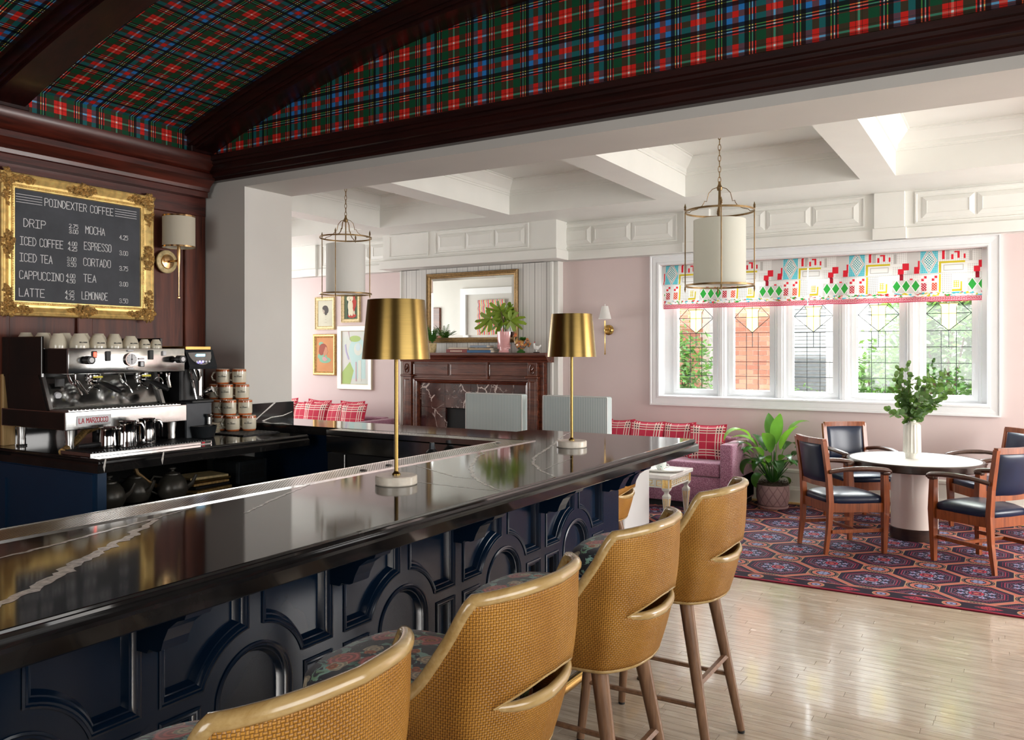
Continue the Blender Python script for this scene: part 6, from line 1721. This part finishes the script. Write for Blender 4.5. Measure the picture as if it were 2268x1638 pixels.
# ================================================================== FRAMED PICTURES
def picture(x0, x1, z0, z1, m, prof, lab, art, bgc, fw):
    t = thing('framed_picture', lab, 'picture', (0, 9.15, 0), 0, 'framed pictures above the far sofa')
    b = B(); b.mould(rc(x0, x1, z0, z1), prof, fr_y(0)); b.build('frame', m, t, smooth=True, ang=25)
    b = B(); b.box(x0 + fw, x1 - fw, -.012, -.006, z0 + fw, z1 - fw); cv = b.build('print', mat('print_%d' % len(MATS), lambda: pbr(bgc(), .7)), t)
    d = .0125
    for (c, polys) in art:
        nm_ = 'ink_%d' % len(MATS); mat(nm_, lambda: pbr(c, .7)); b = B()
        for p in polys:
            d += .00012
            b.plate([(x0 + fw + u * (x1 - x0 - 2 * fw), z0 + fw + v * (z1 - z0 - 2 * fw)) for u, v in p], [], fr_y(0), .011, d)
        d += .0004; b.build('drawing', nm_, cv)
    return t
def el(cx, cy, rx, ry, n=18): return [(cx + rx * math.cos(2 * PI * k / n), cy + ry * math.sin(2 * PI * k / n)) for k in range(n)]
pfw = [(0, 0), (0, .03), (.01, .034), (.02, .024), (.035, .022), (.05, .016), (.055, .008)]
picture(-9.088, -8.689, 1.965, 2.46, 'pale_gold', pfw, 'silhouette portrait in a pale gold frame, upper left of the four pictures',
        [((.05, .04, .035), [el(.50, .70, .20, .11), el(.62, .62, .12, .13), [(.36, .66), (.30, .60), (.35, .57), (.37, .50), (.46, .49), (.50, .42), (.62, .44), (.66, .60), (.55, .70)]]), ((.42, .35, .28), [[(.36, .66), (.31, .60), (.35, .575), (.36, .51), (.45, .50), (.47, .60)]]), ((.3, .28, .22), [rc(.5, .58, .36, .37), rc(.5, .58, .25, .26), rc(.46, .6, .14, .15)])],
        lambda: ramp(noise(ocoord(), 4, 2), [(.3, (.52, .50, .38)), (.7, (.62, .6, .48))]), .055)
picture(-8.553, -8.188, 2.066, 2.57, 'pale_gold', pfw, 'white poodle on a red chair in a light frame, under the white pendant',
        [((.45, .03, .015), [el(.58, .12, .32, .09), el(.72, .62, .20, .26), rc(.60, .80, .2, .6)]), ((.03, .03, .02), [el(.5, .17, .18, .05)]), ((.72, .66, .48), [el(.45, .86, .15, .10), el(.30, .76, .12, .09), el(.58, .76, .10, .09), el(.45, .70, .16, .12), el(.46, .48, .20, .22), el(.40, .26, .10, .16), el(.58, .26, .11, .16), el(.76, .22, .05, .08)]), ((.03, .02, .02), [el(.40, .78, .02, .015), el(.46, .70, .03, .02)])],
        lambda: ramp(sep(ocoord())[0] * 14. % 1.0, [(0, (.02, .05, .02)), (.5, (.10, .14, .06)), (.8, (.02, .05, .03))]), .055)
picture(-9.125, -8.67, 1.278, 1.898, 'old_gold', [(0, 0), (0, .03), (.012, .038), (.03, .034), (.045, .02), (.055, .008)], 'portrait of a red-haired woman on orange ground in a carved gold frame, lower left',
        [((.20, .42, .28), [el(.35, .45, .28, .10), el(.52, .34, .34, .09), el(.28, .82, .14, .06)]), ((.30, .06, .03), [el(.40, .68, .24, .15), el(.30, .60, .16, .12)]), ((.50, .22, .12), [[(.55, .74), (.66, .70), (.66, .62), (.72, .59), (.66, .56), (.64, .50), (.52, .48), (.46, .40), (.42, .55)]]), ((.55, .3, .3), [[(.35, .42), (.5, .44), (.68, .36), (.52, .30), (.38, .34)]])],
        lambda: ramp(noise(ocoord(), 3, 3), [(.3, (.52, .20, .06)), (.7, (.60, .30, .12))]), .055)
picture(-8.625, -7.955, 1.077, 2.014, 'cream_ceramic', [(0, 0), (0, .035), (.006, .038), (.07, .030), (.078, .022), (.082, .008)], 'large pastel abstract painting in a cream frame, behind the brass lamp',
        [((.52, .72, .70), [el(.60, .62, .34, .26), rc(.35, .9, .1, .5)]), ((.40, .55, .18), [[(.0, .0), (.32, .0), (.45, .25), (.30, .42), (.0, .22)], el(.5, .86, .22, .06)]), ((.70, .74, .66), [el(.62, .66, .16, .12), rc(.62, .74, .05, .45)]), ((.45, .42, .62), [[(.10, .74), (.14, .60), (.24, .46), (.28, .47), (.18, .62), (.15, .76)]]), ((.60, .74, .78), [el(.62, .70, .09, .07)]), ((.62, .45, .5), [[(.22, 1), (.30, .86), (.36, .8), (.28, .9), (.26, 1)], rc(.52, .56, .05, .42)])],
        lambda: ramp(noise(ocoord(), 3, 3), [(.3, (.70, .66, .66)), (.7, (.62, .70, .62))]), .082)
# sconce in the lounge
ls = thing('wall_sconce', 'slim brass wall sconce with white cone shade on the pink wall', 'wall lamp', (-4.20, 9.15, 1.90))
b = B(); b.tube([(0, 0, 0), (0, -.016, 0), (0, -.024, 0)], [.062, .062, .05], 28); b.build('backplate', 'brass', ls, smooth=True)
b = B(); b.tube([(0, -.02, 0), (0, -.12, 0)], .007, 8); b.build('arm', 'brass', ls)
b = B(); b.lathe([(.001, -.30), (.012, -.292), (.006, -.28), (.005, 0), (.009, .01), (.009, .11)], 14, (0, -.12, 0)); b.build('stem', 'brass', ls, smooth=True)
b = B(); b.lathe([(.078, .13), (.038, .285)], 36, (0, -.12, 0), False); b.lathe([(.003, .285), (.006, .295), (.003, .31)], 8, (0, -.12, 0)); b.build('lamp_shade', 'pendant_white', ls, smooth=True)
